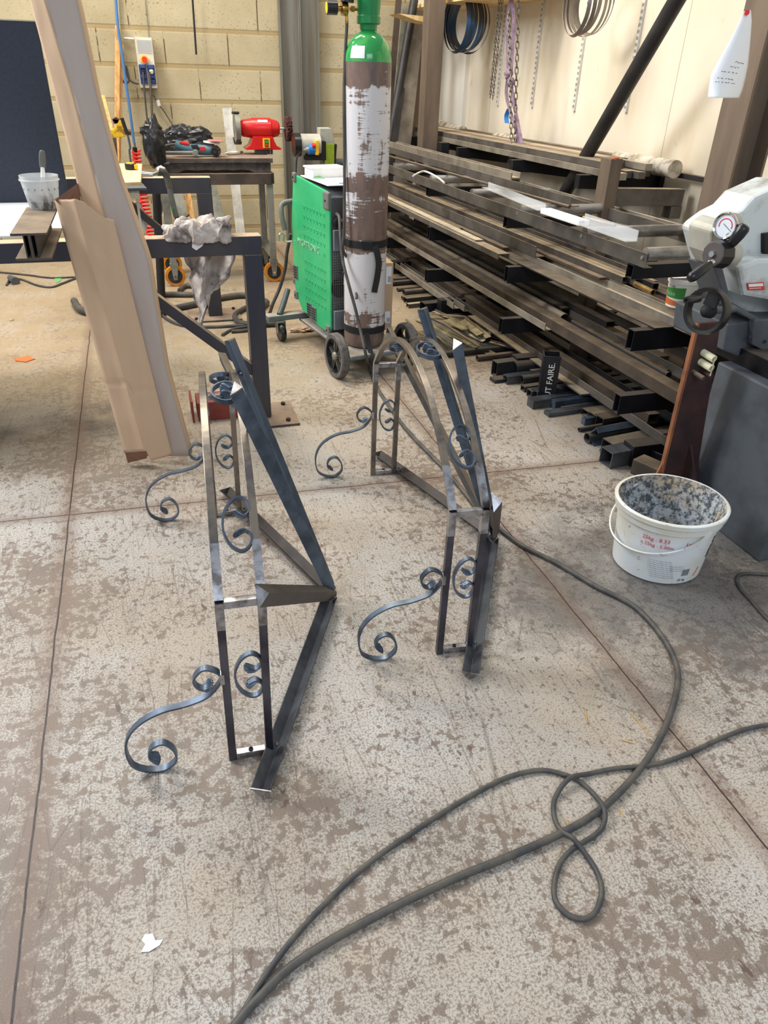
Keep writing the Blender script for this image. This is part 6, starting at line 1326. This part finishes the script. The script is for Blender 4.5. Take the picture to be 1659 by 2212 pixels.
MB().tube([fpt(0.9, hf*0.7), fpt(1.1, hf*0.6, 0.012), fpt(1.3, hf*0.5, 0.012)], 0.003, 8).build('handle', 'white_sheet', T, smooth=60)

# ============================================================ RUSTY STAND
JY = 2.06; J = lambda x, y, o=0.0: ony(x, y, JY+o)
fz_ = J(1490, 1110).z
T = thing('rusty_stand', 'tall rusty T-section steel stand with two cream pipe stubs, behind the white pail', 'stand', (J(1480, 1100).x, JY, 0))
def J0(x, z): return V((x, JY, z))
jl = J(1425, 1030); jt0, jt1 = J(1506, 700), J(1556, 700)
xl0 = jl.x; zl_ = jl.z; zt_ = jt0.z
xb0, xb1 = J(1440, 1075).x, J(1495, 1080).x
MB().poly([V((jt0.x+0.008, JY, zt_)), V((jt1.x, JY, zt_)), V((J(1545, 780).x, JY, J(1545, 780).z)), V((J(1500, 1000).x+0.02, JY, J(1500, 1000).z)), V((J(1500, 1100).x+0.03, JY, 0.01)), V((xl0-0.0, JY, 0.01)), V((xl0+0.012, JY, zl_))], (0, 0.014, 0)).build('plate', 'rust', T, bevel=0.0015)
MB().poly([V((jt0.x, JY-0.002, zt_)), V((jt0.x+0.010, JY-0.002, zt_)), V((xl0+0.013, JY-0.002, zl_)), V((xl0+0.003, JY-0.002, zl_))], (0, 0.018, 0)).build('edge_strip', 'rust_orange', T)
MB().poly([V((xl0+0.01, JY+0.004, zl_+0.08)), V((xl0-0.07, JY+0.004, 0.01)), V((xl0+0.01, JY+0.004, 0.01))], (0, 0.008, 0)).build('gusset', 'rust_orange', T)
MB().poly([V((J(1490, 960).x, JY, J(1490, 960).z)), V((J(1490, 960).x+0.01, JY-0.17, 0.01)), V((J(1490, 960).x+0.01, JY, 0.01))], (0.01, 0, 0)).build('gusset', 'rust', T)
MB().poly([V((J(1490, 960).x, JY+0.014, J(1490, 960).z)), V((J(1490, 960).x+0.13, JY+0.2, 0.01)), V((J(1490, 960).x+0.0, JY+0.014, 0.01))], (0.01, 0, 0)).build('gusset', 'arm_black', T)
MB().box(xl0-0.02, J(1500, 1100).x+0.14, JY-0.10, JY+0.22, 0, 0.012).build('base_plate', 'rust', T)
for (x, y, r_, m_) in ((1543, 776, 0.013, 'cream_pipe'), (1537, 796, 0.013, 'cream_pipe'), (1520, 818, 0.009, 'bar_brown'), (1538, 814, 0.009, 'rust')):
    p = J(x, y, -0.05); MB().pipe(p, p+V((-0.012, 0.065, 0.01)), r_, 0.003 if m_ == 'cream_pipe' else 0.006, 20).build('pipe_stub', m_, T, smooth=40)
MB().bar(J(1545, 770, -0.052), J(1534, 812, -0.052), 0.0025, 0.0025).build('wire_pin', 'cream_pipe', T)

# ============================================================ BAND SAW
T = thing('band_saw', 'grey and white band saw machine with gauge, black knob and handwheel at the right edge', 'saw', (2.35, 2.1, 0))
BYs = 2.02; Q = lambda x, y, o=0.0: ony(x, y, BYs+o)
def slab(px, o, th, nm, mat, par=T, bev=0.004): return MB().poly([Q(x, y, o) for x, y in px], (0, th, 0)).build(nm, mat, par, bevel=bev)
slab([(1532, 505), (1545, 492), (1575, 470), (1605, 455), (1632, 425), (1700, 395), (1900, 395), (1900, 760), (1700, 700), (1640, 690), (1580, 655), (1556, 600), (1545, 560)], 0.16, 0.16, 'bow_casting', 'cast_white', bev=0.012)
slab([(1537, 500), (1548, 488), (1568, 475), (1585, 500), (1600, 520), (1590, 560), (1550, 580), (1535, 548)], 0.03, 0.12, 'tension_housing', 'belt_grey', bev=0.008)
slab([(1594, 578), (1640, 560), (1800, 560), (1800, 720), (1665, 650), (1607, 640)], 0.06, 0.10, 'blade_cover', 'cast_white', bev=0.014)
slab([(1541, 578), (1562, 580), (1581, 655), (1800, 775), (1800, 800), (1660, 712), (1572, 662)], 0.04, 0.14, 'lower_guard', 'dark_grey', bev=0.004)
slab([(1652, 506), (1700, 500), (1700, 560), (1652, 548)], 0.14, 0.03, 'motor_window', 'matt_black')
st = slab([(1614, 612), (1650, 610), (1652, 626), (1616, 627)], 0.055, 0.004, 'red_sticker', 'red', bev=0.001)
slab([(1617, 614), (1648, 612), (1649, 618), (1618, 620)], 0.053, 0.002, 'sticker_stripe', 'white_ink', st, 0)
slab([(1619, 623), (1645, 621.5), (1645, 622.5), (1619, 624)], 0.053, 0.002, 'sticker_stripe', 'white_ink', st, 0)
# star knob
kc = Q(1541, 549, -0.05); kd = V((-0.95, -0.28, 0.10)).normalized()
MB().cyl(kc-kd*0.10, kc-kd*0.05, 0.040, 0.040, 32).build('spindle_collar', 'belt_grey', T, smooth=40)
kn = MB().cyl(kc, kc-kd*0.05, 0.040, 0.045, 11).build('tension_knob', 'black_plastic', T, bevel=0.002)
MB().cyl(kc+kd*0.012, kc, 0.010, 0.013, 6).build('knob_nut', 'chrome', kn); MB().cyl(kc+kd*0.004, kc, 0.036, 0.039, 11).build('knob_face', 'knob_brown', kn)
def grip(a, b, r, par):
    d = (b-a).normalized(); L_ = (b-a).length
    MB().lathe([(r*0.7, 0), (r*0.8, 0.004), (r, L_*0.5), (r, L_*0.85), (r*0.75, L_*0.97), (r*0.3, L_), (0, L_)], a, d, n=24).build('grip', 'black_plastic', par, smooth=60)
    MB().cyl(a-d*0.014, a, r*0.45).build('grip_stem', 'chrome', par, smooth=40)
grip(Q(1579, 528, -0.055), Q(1612, 486, -0.075), 0.019, kn); grip(Q(1534, 570, -0.075), Q(1489, 603, -0.10), 0.0165, kn)
# gauge
gc = Q(1568, 488, -0.02); gd = V((-0.93, -0.36, 0.05)).normalized(); R_ = 0.039
gg = MB().cyl(gc-gd*0.035, gc, R_*0.97, R_*0.97, 36).build('pressure_gauge', 'belt_grey', T, smooth=40)
MB().lathe([(R_*0.85, -0.004), (R_*0.97, -0.004), (R_*1.05, 0), (R_*1.05, 0.005), (R_*0.97, 0.010), (R_*0.86, 0.006)], gc, gd, n=44, cap=False).build('bezel', 'chrome', gg, smooth=50)
MB().cyl(gc, gc+gd*0.002, R_*0.88, R_*0.88, 36).build('dial', 'paper', gg)
r_, u_, _ = basis(gd)
ar = [gc+gd*0.003+(-r_)*(-R_*0.55*math.cos(a))+u_*(R_*0.55*math.sin(a)) for a in [math.radians(-15+i*210/20) for i in range(21)]]
MB().sweep(ar, [(-0.0012, -0.0004), (0.0012, -0.0004), (0.0012, 0.0004), (-0.0012, 0.0004)], up=gd).build('red_arc', 'red', gg)
MB().bar(gc+gd*0.0035-r_*R_*-0.2-u_*R_*-0.15, gc+gd*0.0035-r_*R_*0.6*1-u_*R_*0.35, 0.0012, 0.0008, up=gd).build('needle', 'ink', gg)
MB().bar(gc+gd*0.003-r_*R_*0.45-u_*R_*0.45, gc+gd*0.003-r_*R_*0.25-u_*R_*0.65, 0.002, 0.0006, up=gd).build('green_mark', 'green_button', gg)
# handwheel
hc = Q(1527, 672, -0.10); hd = V((-0.94, -0.32, 0.10)).normalized(); hr, hu, _ = basis(hd)
RW = (Q(1527, 626, -0.10)-Q(1527, 718, -0.10)).length/2*0.93
hw = MB().sweep([hc+hr*(RW*math.cos(i*math.tau/48))+hu*(RW*math.sin(i*math.tau/48)) for i in range(48)], [(-0.004, -0.018), (0.006, -0.016), (0.007, 0.016), (-0.004, 0.018), (-0.007, 0.0)], closed=True, up=hd).build('handwheel', 'black_plastic', T, smooth=60)
MB().lathe([(0.008, 0.02), (0.012, 0.016), (0.020, 0.006), (0.024, -0.02), (0, -0.02)], hc, hd, n=24).build('wheel_boss', 'matt_black', hw, smooth=50)
for a in (100,):
    d = hr*math.cos(math.radians(a))+hu*math.sin(math.radians(a)); MB().bar(hc+d*0.015, hc+d*(RW-0.004), 0.045, 0.010, up=hd).build('wheel_spoke', 'black_plastic', hw, bevel=0.002)
ha = hc+hu*(RW*0.72)-hr*(RW*0.35)+hd*0.005
MB().lathe([(0.011, 0), (0.012, 0.02), (0.0125, 0.06), (0.010, 0.068), (0.004, 0.068), (0.004, 0.062), (0, 0.062)], Q(1510, 645, -0.12), (Q(1456, 652, -0.16)-Q(1510, 645, -0.12)).normalized(), n=24).build('wheel_grip', 'black_plastic', hw, smooth=50)
MB().cyl(hc-hd*0.02, hc-hd*0.16, 0.012).build('wheel_shaft', 'dark_grey', T, smooth=40)
# body and cabinet
slab([(1572, 700), (1650, 690), (1900, 690), (1900, 870), (1700, 815), (1562, 757)], 0.06, 0.30, 'vice_bed', 'dark_grey', bev=0.006)
slab([(1630, 690), (1800, 690), (1800, 790), (1658, 762), (1625, 745)], 0.03, 0.03, 'adjusting_plate', 'dark_grey', bev=0.004)
for x, y in ((1622, 727), (1652, 738)): MB().cyl(Q(x, y, 0.025), Q(x, y, 0.03), 0.006).build('set_screw', 'matt_black', T)
slab([(1562, 693), (1640, 690), (1640, 696), (1600, 704)], 0.10, 0.15, 'chip_tray', 'arm_black')
cx0 = onz(1553, 1148); 
MB().box(cx0.x, cx0.x+0.8, 1.66, 2.12, 0.0, 0.60).build('cabinet', 'dark_grey', T, bevel=0.008)
MB().cyl((cx0.x-0.004, 1.80, 0.5), (cx0.x+0.01, 1.80, 0.5), 0.008).build('cabinet_screw', 'matt_black', T)
MB().box(cx0.x+0.05, cx0.x+0.8, 1.72, 2.2, 0.60, 0.66).build('drip_tray', 'arm_black', T)
# pipes on the floor beyond the stand
for (a, r_, lab) in (((1600, 735+80), .05, 'grey pipe end against the wall above the floor behind the stand'),):
    pass
p = onz(1545, 895); tag(MB().pipe(p+V((0, 0, 0.06)), p+V((0.35, -0.1, 0.06)), 0.055, 0.004).build('round_pipe', 'bar_steel', smooth=40), 'fat grey pipe lying on the floor between the stand and the cabinet', 'pipe')
p = onz(1595, 925); tag(MB().pipe(p+V((0, 0, 0.045)), p+V((0.3, 0.1, 0.045)), 0.05, 0.004).build('round_pipe', 'bar_brown', smooth=40), 'open-ended brown pipe beside the machine cabinet', 'pipe')
for px, lab in (((1545, 945), 'brown block under the pipes behind the stand'), ((1560, 975), 'lower brown block on the floor behind the stand')):
    p = onz(*px); tag(MB().box(p.x, p.x+0.16, p.y, p.y+0.05, 0, 0.04).build('steel_block', 'bar_brown', bevel=0.002), lab, 'block')
